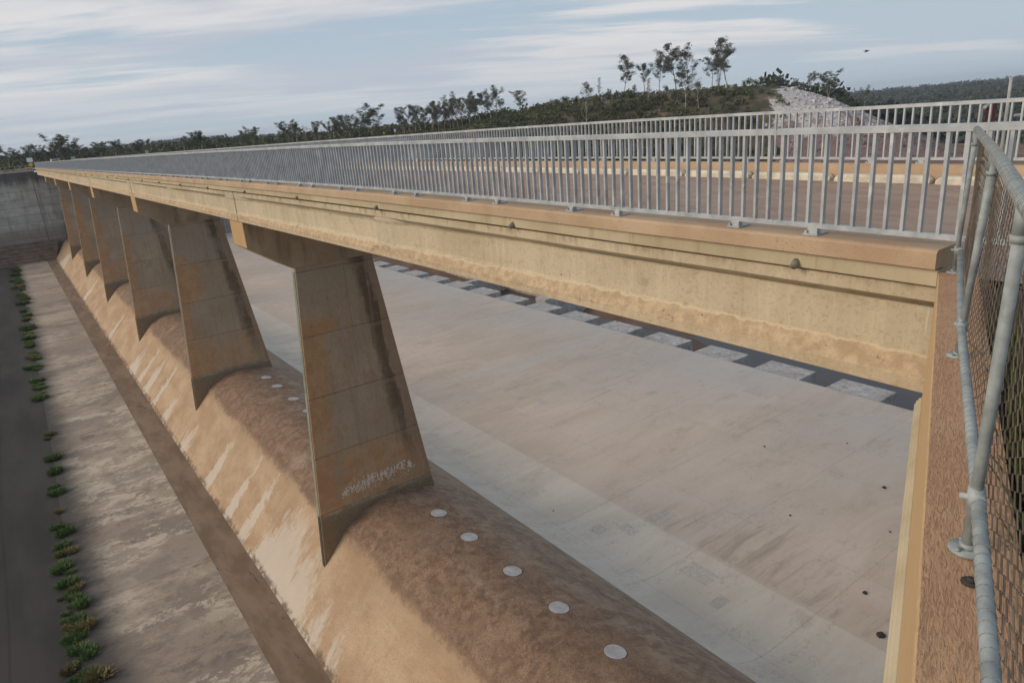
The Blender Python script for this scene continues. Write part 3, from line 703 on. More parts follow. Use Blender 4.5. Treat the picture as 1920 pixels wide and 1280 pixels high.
m = MB(); m.sweep(extr([(6.91, -1.642), (6.905, -1.66), (6.905, -1.79), (6.91, -1.80), (7.02, -1.80), (7.02, -1.822), (14.62, -1.825), (14.70, -1.815), (14.70, -1.64), (14.50, -1.64), (14.50, -1.80), (7.20, -1.80), (7.20, -1.64)], SL)); m.build('deck_slab', M_slab, bridge)
m = MB(); m.sweep(extr([(6.84, -1.47), (6.855, -1.450), (6.88, -1.440), (7.30, -1.435), (7.33, -1.46), (7.36, -1.78), (7.36, -1.795), (7.21, -1.795), (7.21, -1.638), (7.0, -1.638), (6.99, -1.622), (6.84, -1.622)], SL)); m.build('kerb', M_kerb, bridge)
m = MB(); m.sweep(extr([(14.78, -1.47), (14.765, -1.450), (14.74, -1.440), (14.46, -1.435), (14.42, -1.46), (14.40, -1.78), (14.40, -1.795), (14.49, -1.795), (14.49, -1.638), (14.7, -1.638), (14.71, -1.622), (14.78, -1.622)], [-8]+SL)); m.build('kerb', M_kerb, bridge)
m = MB(); m.sweep(extr([(7.365, -1.70), (14.395, -1.68), (14.395, -1.637), (7.365, -1.637)][:0] + [(7.37, -1.636), (7.37, -1.765), (14.395, -1.765), (14.395, -1.636)], SL))
# road surface (setting): sits on the slab between the kerbs and runs on past both ends
rd = MB(); RS = [-40, -10, 0] + SL + [200, 260]
rd.sweep([[W(s, t, z+prof(s)) for t, z in [(7.30, -1.765), (14.46, -1.765)]] for s in RS], cap=False, closed=False)
structure(rd.build('road', M_road), 'dusty reddish brown road between the kerbs')
# drain outlets
s = 4.23; k = 0
DR = []
while s < 175: DR.append(s); s += 5.3
for s in DR:
    m = MB(); z = -1.735+prof(s)*.9
    c = W(s, 6.92, z); r0 = .036
    m.tube([W(s, 6.98, z), W(s-.01, 6.90, z), W(s-.02, 6.83, z-.045)], [r0, r0*1.05, r0*1.15], 14)
    m.build('drain_outlet', M_drain, bridge, True)
# bearing gap infill: dark joint strips between girders
# ------------------------------------------------------------------ piers
pl = ['tapering concrete pier nearest the camera, with faded white scrawl near its foot',
      'second tapering concrete pier from the camera, with dark streak down its right edge',
      'third tapering concrete pier from the camera, dull brown, left of the second',
      'fourth concrete pier from the camera, narrow between the third and the fifth',
      'fifth concrete pier from the camera, next to last before the far wall',
      'farthest concrete pier, standing just in front of the grey far wall']
def pier(k, s0, name='bridge_pier'):
    near = s0-.36; far = s0+1.40
    cs = (near+far)/2; dz = prof(cs)*.75
    o = thing(name, pl[k], 'bridge pier', (cs, 10.8, -17.5), 'concrete piers under the bridge')
    ps0, ps1 = near+.10, far-.55
    def out(z):
        n = 8.68 + (z+5.13)*.0713; tl = 12.09 - (z+5.03)*.137
        return [(ps0, n+.04), (ps0, tl), (ps1, tl), (ps1, n+.35), (ps0+.28, n), (ps0+.05, n)]
    m = MB(); m.sweep([[W(a, b, z) for a, b in out(z)] for z in (-20.0, -16, -12, -8, -5.0+dz)])
    m.build('shaft', M_pier, o, bevel=.01)
    # steel nosing strip on the upstream edge
    def nos(z, g=.012):
        n = 8.68 + (z+5.13)*.0713; return [W(ps0+.04, n-g, z), W(ps0+.29, n-g, z), W(ps0+.29, n+.004, z), W(ps0+.04, n+.004, z)]
    m = MB(); m.sweep([nos(-16.1), nos(-5.25+dz)]); m.build('nosing', M_nosing, o)
    m = MB(); m.sweep([nos(-18.7), nos(-16.12)]); m.build('nosing', M_nosing_dark, o)['label'] = 'dark bare foot of the nosing'
    # hammerhead cap
    T0, T1 = 7.00, 14.60
    pr = [(T0, -2.95), (T0, -3.93), (8.60, -5.00), (T1-1.6, -5.00), (T1, -3.93), (T1, -2.95)]
    m = MB(); m.sweep([[W(s, t, z+dz) for t, z in pr] for s in (near, far)]); m.build('cap', M_cap, o, bevel=.02)
    for (b0, b1) in ((7.1, 7.55), (14.1, 14.5)):
        pass
    return o, ps0
piers = [pier(k, s) for k, s in enumerate(PJ)]
# joint filler / bearing pads belong to the bridge
for k, s in enumerate(PJ):
    m = MB(); m.box(s-.3, s-.05, 7.15, 7.6, -2.955+prof(s)*.75, -2.91+prof(s)*.75); m.box(s+.05, s+.3, 7.15, 7.6, -2.955+prof(s)*.75, -2.91+prof(s)*.75)
    m.build('bearing_pad', M_black, bridge)
# faded scrawl on the nearest pier: broken brush strokes
def scrawl(o, ps0):
    rr = random.Random(3); m = MB(); cnt = [0]
    def stroke(pts, w):
        for i in range(len(pts)-1):
            (t0, z0), (t1, z1) = pts[i], pts[i+1]
            if rr.random() < .22: continue
            dx, dz = t1-t0, z1-z0; L = math.hypot(dx, dz) or 1; nx, nz = -dz/L*w/2, dx/L*w/2
            cnt[0] += 1; S = ps0-.004-.00003*(cnt[0] % 150)
            a = [(t0+nx, z0+nz), (t1+nx, z1+nz), (t1-nx, z1-nz), (t0-nx, z0-nz)]
            m.sweep([[W(S, p, q) for p, q in a], [W(ps0-.001, p, q) for p, q in a]])
    base_t0, base_z0 = 9.15, -15.62
    n = 17; span = 3.55
    for i in range(n):
        x = base_t0 + span*i/(n-1); z = base_z0 + .33*(i/(n-1)) + .10*math.sin(i*1.1)
        if 5 <= i <= 12: h = rr.uniform(.40, .62)
        else: h = rr.uniform(.28, .42)
        w = rr.uniform(.035, .06); lw = .17
        kind = rr.choice('OMUEBNSAG')
        if kind == 'O' or kind == 'G': P = [(x+lw*.5*math.cos(a)*1.0, z+h/2+h/2*math.sin(a)) for a in np.linspace(.4, 6.6, 12)]
        elif kind == 'M' or kind == 'N': P = [(x-lw/2, z), (x-lw/2, z+h), (x, z+h*.45), (x+lw/2, z+h), (x+lw/2, z)]
        elif kind == 'U': P = [(x-lw/2, z+h), (x-lw/2, z+.06), (x, z), (x+lw/2, z+.06), (x+lw/2, z+h)]
        elif kind == 'E': P = [(x+lw/2, z+h), (x-lw/2, z+h), (x-lw/2, z+h*.5), (x+lw*.3, z+h*.5), (x-lw/2, z+h*.5), (x-lw/2, z), (x+lw/2, z)]
        elif kind == 'B' or kind == 'A': P = [(x-lw/2, z), (x, z+h), (x+lw/2, z), (x+lw*.3, z+h*.4), (x-lw*.3, z+h*.4)]
        else: P = [(x+lw/2, z+h), (x-lw*.3, z+h*.9), (x-lw*.3, z+h*.6), (x+lw*.4, z+h*.4), (x+lw*.3, z+.05), (x-lw/2, z)]
        Q = []
        for a, b in zip(P[:-1], P[1:]):
            for q in range(4): Q.append((a[0]+(b[0]-a[0])*q/4+rr.uniform(-.012, .012), a[1]+(b[1]-a[1])*q/4+rr.uniform(-.012, .012)))
        stroke(Q, w)
        if rr.random() < .6:
            dx = rr.uniform(-.12, .12); stroke([(a+dx, b*1.0+.06) for a, b in Q[::2]], w*.7)
    for i in range(90):
        x = base_t0 + rr.random()*span; z = base_z0 + rr.uniform(-.12, .65)
        stroke([(x, z), (x+rr.uniform(-.05, .05), z+rr.uniform(.03, .16))], .02)
    g = m.build('faded_scrawl', M_chalk, o); g['label'] = 'faded white painted scrawl'
scrawl(*piers[0])

# ------------------------------------------------------------------ railings
def railing(name, label, T0, s0, s1, zt, zb, off, flip):
    o = thing(name, label, 'railing', ((s0+s1)/2, T0, -1.4))
    ss = [s0] + [x for x in np.arange(math.ceil(s0), s1, 1.5)] + [s1]
    def rail(z, hw, hh, nm):
        m = MB(); m.sweep([[W(s, T0+a, z+b+prof(s)) for a, b in ((-hw, -hh), (-hw, hh*.6), (-hw*.6, hh), (hw*.6, hh), (hw, hh*.6), (hw, -hh))] for s in ss])
        # sleeves at the panel joints
        j = off
        while j < s1:
            if j > s0+.1 and j < 70:
                m.sweep([[W(s, T0+a*1.10, z+b*1.10+prof(s)) for a, b in ((-hw, -hh), (-hw, hh), (hw, hh), (hw, -hh))] for s in (j-.004, j+.004)])
            j += 2.98
        m.build(nm, M_steel, o)
    rail(zt, .034, .034, 'top_rail'); rail(zb, .03, .026, 'bottom_rail')
    pitch = 2.98/18; xs = []
    j = off - 2.98*math.ceil((off-s0)/2.98)
    while j < s1:
        for q in range(18):
            x = j + (q+.5)*pitch
            if s0+.03 < x < s1-.03: xs.append(x)
        j += 2.98
    xs.sort()
    def bal(m, x):
        d = prof(x); m.box(x-.015, x+.015, T0-.026, T0+.026, zb+d+.01, zt+d-.02)
    for x in xs[:100]:
        m = MB(); bal(m, x); m.build('baluster', M_steel, o)
    m = MB()
    for x in xs[100:]: bal(m, x)
    tag(m.build('baluster', M_steel, o), None, None, kind='stuff')
    fs = []
    j = off - 2.98*math.ceil((off-s0)/2.98)
    while j < s1:
        for d in (-.49, .50):
            if s0+.1 < j+d < s1-.1: fs.append(j+d)
        j += 2.98
    for n_, x in enumerate(fs[:100]):
        d = prof(x); m = MB(); sg = 1 if not flip else -1
        m.box(x-.085, x+.085, T0-.075, T0+.15 if sg > 0 else T0+.075, -1.437+d, -1.420+d)
        m.box(x-.055, x+.055, T0-.035, T0+.035, -1.421+d, zb-.02+d)
        for a in (-.06, .06): m.box(x+a-.012, x+a+.012, T0-.065, T0-.042, -1.421+d, -1.39+d)
        m.build('foot', M_steel, o)
    if len(fs) > 100:
        m = MB()
        for x in fs[100:]:
            d = prof(x); m.box(x-.08, x+.08, T0-.07, T0+.1, -1.437+d, -1.42+d); m.box(x-.05, x+.05, T0-.03, T0+.03, -1.421+d, zb-.02+d)
        tag(m.build('foot', M_steel, o), None, None, kind='stuff')
    return o
railing('bridge_railing', 'grey galvanised baluster railing along the near edge of the bridge deck', 7.0, .7, BEND+1, -.355, -1.340, 4.58, False)
railing('bridge_railing', 'grey galvanised baluster railing along the far edge of the road', 14.62, -3.0, BEND+1, -.340, -1.340, 3.9, True)

# pale kerb stones laid along the far kerb
k = 0; x = 4.0
KB = []
while x < 120: KB.append(x); x += 1.99
MK = MB()
def kerb_stone(m, L=1.90):
    pr = [(-.13, 0), (-.13, .12), (-.09, .16), (.09, .16), (.12, .12), (.12, 0)]
    m.sweep([[(s, -t*(f), z*g) for t, z in pr] for s, f, g in ((-L/2, .7, .5), (-L/2+.10, 1, .95), (-L/2+.16, 1, 1), (L/2-.16, 1, 1), (L/2-.10, 1, .95), (L/2, .7, .5))])
m0 = MB(); kerb_stone(m0)
ks = m0.build('kerb_stone', M_white_conc, None, bevel=.01)
tag(ks, 'short pale concrete kerb stone in the row at the foot of the far kerb', 'kerb stone', 'pale kerb stones along the far side of the road')
for i, x in enumerate(KB):
    o = ks if i == 0 else ks.copy()
    if i: COL.objects.link(o)
    o.location = W(x+.96, 14.24, -1.765+prof(x)+.002); o.rotation_euler = (0, 0, rnd.uniform(-.008, .008))

# ------------------------------------------------------------------ wing wall with coping (runs past under the camera)
E_ = (0.381, 0.924); N_ = (-0.924, 0.381)           # along the wall / away from the water
def wp(e, d): return (e*E_[0]+d*N_[0], e*E_[1]+d*N_[1])
wing = thing('wing_wall', 'concrete wing wall with broomed pinkish coping running from the bridge end towards the camera', 'wall', (1.5, 3.5, -21))
def wsweep(prof2, e0, e1, name, mat, n=2, bev=0.0):
    m = MB(); m.sweep([[W(*wp(e, d), z) for d, z in prof2] for e in np.linspace(e0, e1, n)]); return m.build(name, mat, wing, bevel=bev)
wsweep([(.076, -1.672), (.084, -1.66), (.39, -1.66), (.39, -2.925), (.066, -2.925)], -2.5, 7.47, 'coping', M_coping)
wsweep([(.060, -2.935), (.040, -2.945), (.036, -2.965), (.020, -2.975), (.016, -3.0), (.006, -3.015), (.005, -3.05), (.012, -3.08), (.012, -21.5), (.36, -21.5), (.36, -2.93), (.06, -2.93)], -2.5, 7.44, 'wall_face', M_ledge)
# near abutment wall under the deck end
m = MB(); m.box(1.6, 2.765, 7.45, 16, -21.5, -1.83); m.build('abutment', M_ledge, wing)
# ground behind the wing wall
m = MB()
m.quad(W(*wp(-6, .38), -1.80), W(*wp(7.3, .38), -1.80), W(2.74, 7.35, -1.80), W(2.74, 14.4, -1.80), W(2.74, 14.7, -1.80), W(1, 24, -3.2), W(-4, 40, -6), W(-60, 60, -6), W(-60, -6, -1.8))
structure(m.build('embankment', M_gravel), 'dark brown gravel ground behind the wire fence')

# ------------------------------------------------------------------ chain-link fence on the coping
def fence():
    o = thing('chainlink_fence', 'galvanised pipe fence with rusty chain-link mesh on the coping beside the camera', 'fence', (1.7, 4.7, -1.66))
    B = [(2.654, 6.96), (1.711, 4.70), (.825, 2.585), (-.07, .42), (-.96, -1.75)]
    Tp = [(2.50, 6.66), (1.568, 4.453), (.80, 2.564), (-.10, .42), (-1.0, -1.75)]
    Bt = [(2.60, 6.90), (1.68, 4.61), (.82, 2.60), (-.085, .42), (-.97, -1.75)]
    zb, zt, zm = -1.66, -.36, -1.43
    def lerp(a, b, f): return (a[0]+(b[0]-a[0])*f, a[1]+(b[1]-a[1])*f)
    m = MB(); m.tube([W(*p, zt) for p in [(2.53, 6.74)]+Tp[1:]], .027, 12); m.build('top_pipe', M_pipe, o, True)
    m = MB(); m.tube([W(*p, zm) for p in Bt], .023, 12); m.build('bottom_pipe', M_pipe, o, True)
    for i in range(4):
        p0, p1 = W(*B[i], zb), W(*Tp[i], zt-.02)
        m = MB(); m.tube([p0, p1], .0205, 12); po = m.build('post', M_pipe, o, True)
        m = MB(); m.tube([W(*B[i], zb+.002), W(*B[i], zb+.014)], .062, 18); m.tube([W(B[i][0], B[i][1], zb+.014), W(B[i][0], B[i][1], zb+.035)], .027, 12)
        for a in (.8, 2.9, 5.0): m.tube([W(B[i][0]+.048*math.cos(a), B[i][1]+.048*math.sin(a), zb+.01), W(B[i][0]+.048*math.cos(a), B[i][1]+.048*math.sin(a), zb+.026)], .008, 6)
        m.build('base_flange', M_pipe, o, True)
        # collar fittings where the pipes meet the post
        m = MB()
        for z, T_ in ((zm, Bt[i]),):
            f = (z-zb)/(zt-zb); c = lerp(B[i], Tp[i], f)
            m.tube([W(*c, z-.04), W(*c, z+.04)], .0265, 12)
            e = (E_[0]*.06, E_[1]*.06); m.tube([W(T_[0]-e[0], T_[1]-e[1], z), W(T_[0]+e[0], T_[1]+e[1], z)], .0265, 12)
            m.tube([W(c[0]-.05*N_[0], c[1]-.05*N_[1], z), W(c[0]+.03*N_[0], c[1]+.03*N_[1], z)], .012, 8)
        m.build('collar', M_pipe, o, True); m = MB()
        c = Tp[i]; m.tube([W(*lerp(B[i], Tp[i], .90), zt-.13), W(*lerp(B[i], Tp[i], .915), zt-.105)], .027, 12); m.tube([W(*lerp(B[i], Tp[i], .915), zt-.105), W(*c, zt)], .024, 12)
        m.build('collar', M_pipe, o, True)
    # wire wraps round the pipes
    m = MB()
    for q in range(3):
        L = math.dist(Tp[q], Tp[q+1]); n = int(L/.045)
        for j in range(n):
            c = lerp(Tp[q], Tp[q+1], (j+.5)/n)
            if c[1] < .55: continue
            ring = [W(c[0]+.0285*math.sin(a)*N_[0]+.006*math.cos(a)*E_[0], c[1]+.0285*math.sin(a)*N_[1]+.006*math.cos(a)*E_[1], zt+.0285*math.cos(a)) for a in np.linspace(0, 2*math.pi, 13)]
            m.tube(ring, .0012, 4, False)
        L = math.dist(Bt[q], Bt[q+1]); n = int(L/.055)
        for j in range(n):
            c = lerp(Bt[q], Bt[q+1], (j+.5)/n)
            ring = [W(c[0]+.0243*math.sin(a)*N_[0]+.004*math.cos(a)*E_[0], c[1]+.0243*math.sin(a)*N_[1]+.004*math.cos(a)*E_[1], zm+.0243*math.cos(a)) for a in np.linspace(0, 2*math.pi, 13)]
            m.tube(ring, .0012, 4, False)
    tag(m.build('tie_wire', M_wire_grey, o, True), None, None, kind='stuff')
    # woven mesh: vertical zigzag wires; diamond 46 mm
    for q in range(3):
        m = MB(); L = math.dist(Bt[q], Bt[q+1]); P = .027; n = int(L/(P*2)); H = (zt-.0)-(zm); nz = int(H/P)
        for i in range(n):
            pts = []
            for j in range(nz+1):
                f = (i+.5+(.5 if (i+j) % 2 else -.5)*1.04)/n
                h = j/nz; b = lerp(Bt[q], Bt[q+1], f); tt = lerp(Tp[q], Tp[q+1], f); c = lerp(b, tt, h)
                bow = .010*math.sin(f*5+h*4)*math.sin(h*3.14)
                dd = .030 + (.0022 if (i % 2) else -.0022) + bow
                pts.append(W(c[0]+N_[0]*dd, c[1]+N_[1]*dd, zm+(zt-zm)*h))
            m.tube(pts, .0019, 4, False)
        m.build('mesh_panel', M_wire, o, True)
    return o
fence()
# small objects on the coping
BX, BY = 0.74, 2.40
m = MB(); m.tube([W(BX, BY, -1.659), W(BX, BY, -1.653)], .030, 14); m.tube([W(BX, BY, -1.655), W(BX, BY, -1.640)], .014, 8)
tag(m.build('anchor_bolt', M_dark_debris, None, True), 'dark bolt head set in the coping below the fence post flange', 'bolt')

# ------------------------------------------------------------------ baffle blocks, end sill
ZB = -21.3
bl = ['pale concrete baffle block nearest the camera end, partly behind the girder', 'square topped baffle block, first whole one from the right in the row',
      'baffle block second whole one from the right, with pale blotches on top', 'baffle block third whole one from the right in the water', 'baffle block fourth from the right beside dark water',
      'baffle block fifth from the right with wet side', 'baffle block sixth from the right near the curved stain', 'baffle block seventh from the right, small in the row', 'baffle block eighth from the right, low under the girder',
      'baffle block ninth from the right']
for i in range(24):
    s = 17.55 + 6.36*i
    m = MB(); hs = 2.06; t0, t1 = 47.45, 49.9
    m.sweep([[W(s-hs, t0, z), W(s+hs, t0, z), W(s+hs, t1+e, z), W(s-hs, t1+e, z)] for z, e in ((-25.5, .5), (ZB, 0))])
    o = m.build('baffle_block', M_block, None, bevel=.05)
    tag(o, bl[i] if i < len(bl) else 'far concrete baffle block glimpsed between the piers and the girder', 'baffle block', 'baffle blocks at the end of the apron')
for i, (s, t) in enumerate([(23.2, 48.4), (30.4, 48.9), (36.8, 48.5)]): pass
m = MB(); m.sweep([[W(s, 57.5, -25), W(s, 57.5, -20.9), W(s, 58.2, -20.9), W(s, 61, -25)] for s in (66, 181)])
m.sweep([[W(s, 57.45, -20.88), W(s, 57.45, -20.78), W(s, 58.3, -20.78), W(s, 58.3, -20.88)] for s in (66, 181)])
m.box(64, 66, 50.5, 58.3, -25, -21.2); m.box(82, 83, 50, 57.5, -25, -21.6)
o = m.build('end_sill', M_block, None); tag(o, 'low grey concrete training wall behind the farthest baffle blocks', 'wall')

# ------------------------------------------------------------------ far abutment wall
fw = thing('abutment_wall', 'tall grey lift-marked concrete wall at the far end of the bridge', 'wall', (185, 0, -20))
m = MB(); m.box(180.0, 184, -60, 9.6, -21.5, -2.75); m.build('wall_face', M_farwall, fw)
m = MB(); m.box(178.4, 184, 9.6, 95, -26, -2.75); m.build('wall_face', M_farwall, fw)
m = MB(); m.box(179.9, 184.2, -60, 6.6, -2.74, -2.5); m.build('coping', M_farwall, fw)
m = MB()
for zz0 in np.arange(-21.5, -17.0, .5):
    e = (zz0+21.5)*1.75
    m.box(172.2+e, 181, -60, 5.8+e*.25, zz0, zz0+.5)
m.sweep([[W(172, t, -21.6), W(180.05, t, -17.0), W(180.05, t, -21.6)] for t in (-60, 6.4)])
o = m.build('stepped_berm', M_farslope, fw)

# ------------------------------------------------------------------ terrain beyond (one sheet), built on a polar grid about the site
AZ = [0, 20.1, 25.4, 30.9, 33.5, 36.1, 38.2, 40.8, 44.6, 48.6, 52.2, 55.2, 57.0, 58.6, 60.4, 63.9, 67.3, 69.0, 72, 80, 95]
EL = [-.0085, -.0085, -.0075, -.0065, -.001, .0035, .0100, .0155, .0208, .0210, .0205, .0205, .0165, .0080, -.004, -.0375, -.0683, -.083, -.085, -.085, -.085]
RC = 345.0
def ridge(az): return RC*float(np.interp(az, AZ, EL))
def smooth(x): x = max(0., min(1., x)); return x*x*(3-2*x)
def terrain(az, r):
    s, t = r*math.cos(R(az)), r*math.sin(R(az))
    n = noise.fractal(Vector((s*.012, t*.012, 0)), 1, 2, 4)*1.2
    plate = -2.55 + .5*n*smooth((r-210)/60)
    rz = ridge(az)
    val = -24 + n*1.5
    # broad fall from the ridge to the river in front and a fall behind
    if r < RC: f = smooth(1-(RC-r)/95.0); z = rz*f + (-19+n)*(1-f) if az > 33 else plate
    else:
        b = smooth((r-RC-25)/160.0); z = rz*(1-b) + (-3 if az < 57 else -26)*b + n*b
    if az <= 33: z = plate + (rz-plate)*smooth((az-20)/12)*smooth((r-250)/90)*(1-smooth((r-420)/200))
    elif az < 40:
        g = smooth((az-33)/7.0); z = z*g + (1-g)*(plate + (rz-plate)*smooth((r-250)/90))
    if s < 184: z = z + (-26-z)*smooth((184-s)/16.0)*smooth((RC-25-r)/40.0)
    # far country: long low hills, higher on the downstream side
    if r > 700:
        far = smooth((r-700)/1500.0)
        hz = np.interp(az, [0, 5, 8, 12, 16, 20, 26, 40, 56, 61, 66, 72, 80], [2, 4, 12, 17, 10, 3, 0, 2, -4, -8, -4, 0, 0])
        fz = -2 if az < 56 else np.interp(r, [700, 1600, 2600], [-26, -8, 0])
        z = z*(1-smooth((r-700)/500)) + (fz + hz*smooth((r-1300)/1100.0)*(1-.6*smooth((r-3400)/3000)) + 1.5*n)*smooth((r-700)/500)
    return z
azs = list(np.arange(-20, 96, .6)); rs = list(np.geomspace(183, 700, 70)) + list(np.geomspace(730, 7000, 30))
m = MB(); nr = len(rs)
isM = []
for az in azs:
    for r in rs: m.v.append(W(r*math.cos(R(az)), r*math.sin(R(az)), terrain(az, r)))
for i in range(len(azs)-1):
    for j in range(nr-1):
        sc_, tc_ = rs[j]*math.cos(R(azs[i])), rs[j]*math.sin(R(azs[i]))
        if sc_ < 184 and tc_ < 95: continue
        m.f.append((i*nr+j, (i+1)*nr+j, (i+1)*nr+j+1, i*nr+j+1))
        isM.append(0)
tr = m.build('far_bank_terrain', material('far_bank_terrain', terrain_fn), smooth=True, recalc=False); structure(tr, 'far bank ground rising to a scrubby hill')
# embankment/approach on the near side and valley ground so nothing is empty between
m = MB(); m.quad(W(-400, 60, -26.5), W(200, 60, -26.5), W(200, 1500, -26.5), W(-400, 1500, -26.5))
structure(m.build('valley_floor', M_ground), 'valley ground downstream')

# ------------------------------------------------------------------ vegetation
def leafquads(rg, centre, rad, n, size, flat_=1.0):
    c = np.array(centre); d = rg.normal(size=(n, 3)); d /= np.linalg.norm(d, axis=1)[:, None]
    d *= (rg.random(n)**.5)[:, None]; p = c + d*np.array([rad, rad, rad*flat_])
    a = rg.normal(size=(n, 3)); a /= np.linalg.norm(a, axis=1)[:, None]
    b = rg.normal(size=(n, 3)); b = np.cross(a, b); b /= np.linalg.norm(b, axis=1)[:, None]
    sz = size*(.6+.8*rg.random(n))[:, None]
    q = np.stack([p-a*sz-b*sz*.45, p+a*sz-b*sz*.45, p+a*sz+b*sz*.45, p-a*sz+b*sz*.45], 1)
    return q.reshape(-1, 3)
def mesh_quads(name, V, mat, parent=None):
    n = len(V)//4
    me = bpy.data.meshes.new(name); me.vertices.add(len(V)); me.vertices.foreach_set('co', V.astype(np.float32).ravel())
    me.loops.add(len(V)); me.polygons.add(n)
    me.loops.foreach_set('vertex_index', np.arange(len(V), dtype=np.int32))
    me.polygons.foreach_set('loop_start', np.arange(0, len(V), 4, dtype=np.int32))
    me.polygons.foreach_set('loop_total', np.full(n, 4, dtype=np.int32))
    me.materials.append(mat); me.update(calc_edges=True)
    o = bpy.data.objects.new(name, me); COL.objects.link(o); o.parent = parent
    return o
def gum(seed, h=12.0, spread=.30, bare=.38, dens=1.0, name='gum_tree', mat=None, lean=0.0, stems=1):
    """open-crowned gum: built at the origin, trunk + limbs as one tapered mesh, crown as leaf clumps"""
    rg = np.random.default_rng(seed); rr = random.Random(seed)
    o = bpy.data.objects.new(name, None); COL.objects.link(o); o['_o'] = (0, 0, 0)
    m = MB(); tips = []
    def limb(p, d, L, r0, depth):
        pts = [p]; rad = [r0]; q = Vector(p); dd = Vector(d).normalized(); n = 5
        for i in range(n):
            dd = (dd + Vector((rr.uniform(-.18, .18), rr.uniform(-.18, .18), .10))).normalized()
            q = q + dd*L/n; pts.append(tuple(q)); rad.append(r0*(1-.62*(i+1)/n))
            if depth < 2 and i >= 1 and rr.random() < .75:
                a = rr.uniform(0, 6.28); sd = Vector((math.cos(a), math.sin(a), rr.uniform(.25, .9))).normalized()
                limb(tuple(q), (dd*.7+sd*.8), L*rr.uniform(.42, .62), rad[-1]*.62, depth+1)
        m.tube(pts, rad, 6 if depth == 0 else 4, False); tips.append((q, L))
        if depth > 0: tips.append((Vector(pts[3]), L*.7))
    for k in range(stems):
        a = rr.uniform(0, 6.28); tilt = lean + (0.28 if stems > 1 else .05)
        d = (math.cos(a)*tilt, math.sin(a)*tilt, 1)
        pts = [(0, 0, -.5)]; q = Vector((0, 0, -.5)); dd = Vector(d).normalized(); r0 = h*.013/math.sqrt(stems); rad = [r0*1.4]
        n = 7
        for i in range(n):
            dd = (dd+Vector((rr.uniform(-.09, .09), rr.uniform(-.09, .09), .04))).normalized(); q = q+dd*h*.86/n; pts.append(tuple(q)); rad.append(r0*(1-.75*(i+1)/n))
            if (i+1)/n > bare:
                for _ in range(2 if stems == 1 else 1):
                    a = rr.uniform(0, 6.28); up = rr.uniform(.5, 1.2)
                    limb(tuple(q), (math.cos(a), math.sin(a), up), h*spread*rr.uniform(.6, 1.1)*(1.15-.5*(i/n)), rad[-1]*.6, 1)
        m.tube(pts, rad, 7, False); tips.append((q, h*.2))
    t_ = m.build('trunk', M_bark, None, True); t_.parent = o
    V = []
    for q, L in tips:
        if rr.random() < .16: continue
        V.append(leafquads(rg, tuple(q), h*.070*rr.uniform(.5, 1.5), int(80*dens*rr.uniform(.4, 1.4)), h*.0082, .65))
    mesh_quads('crown', np.concatenate(V), mat or M_leaf, o)
    return o
def bush(seed, w=3.0, h=2.4, mat=None, name='bush', n=500):
    rg = np.random.default_rng(seed); V = []
    for k in range(9):
        a = rg.random()*6.28; r = rg.random()*w*.36
        V.append(leafquads(rg, (r*math.cos(a), r*math.sin(a), h*(.25+.5*rg.random())), w*.24, n//9, w*.035, .9))
    o = bpy.data.objects.new(name, None); COL.objects.link(o); o['_o'] = (0, 0, 0)
    m = MB()
    for k in range(4): m.tube([(0, 0, -.3), (rg.normal()*.3*w*.3, rg.normal()*.3*w*.3, h*.5)], [.05, .02], 4, False)
    t_ = m.build('stem', M_bark, None, True); t_.parent = o
    mesh_quads('crown', np.concatenate(V), mat or M_scrub, o)
    return o
def place(az, r, dz=0.0): return (r*math.cos(R(az)), -r*math.sin(R(az)), terrain(az, r)+dz)
def px_az(x, y=290):     # bearing of a place on the horizon at this column of the photograph
    f = 1280.; p, r, a = R(17.84), R(4.52), R(35.1)
    fw_ = np.array([math.cos(a), math.sin(a), 0]); rg_ = np.array([-math.sin(a), math.cos(a), 0]); up = np.array([0, 0, 1.])
    F = fw_*math.cos(p)-up*math.sin(p); U = up*math.cos(p)+fw_*math.sin(p)
    R2 = rg_*math.cos(r)-U*math.sin(r); U2 = U*math.cos(r)+rg_*math.sin(r)
    d = F*f + R2*(x-960) - U2*(y-640); return math.degrees(math.atan2(d[1], d[0]))
protos = {}
def grow(kind, az, r, h, label, group, cat='tree', dz=0.0, wide=1.0):
    src, h0 = protos[kind]
    loc = place(az, r, dz); sc = h/h0
    if not src.get('_used'):
        src['_used'] = 1; src.location = loc; src.scale = (sc*wide, sc*wide, sc); o = src
    else: o = copy_thing(src, loc, rnd.uniform(0, 6.28), (sc*wide*rnd.uniform(.85, 1.15), sc*wide*rnd.uniform(.85, 1.15), sc*rnd.uniform(.9, 1.05)))
    o['label'] = label; o['category'] = cat
    if group: o['group'] = group
    elif 'group' in o: del o['group']
    return o
for i in range(5): protos['g%d' % i] = (gum(20+i, 12, .36, .30, 1.0, lean=.06), 12.0)
for i in range(3): protos['t%d' % i] = (gum(50+i, 14, .29, .40, 1.0, lean=.09), 14.0)
for i in range(2): protos['m%d' % i] = (gum(70+i, 9, .42, .15, 1.3, stems=3, mat=M_leaf2, name='spreading_gum_tree'), 9.0)
for i in range(3): protos['b%d' % i] = (bush(90+i, 3.4, 2.6), 2.6)
for i in range(2): protos['d%d' % i] = (gum(110+i, 10, .24, .2, .16, name='bare_tree', lean=.1), 10.0)

ff_ = 0
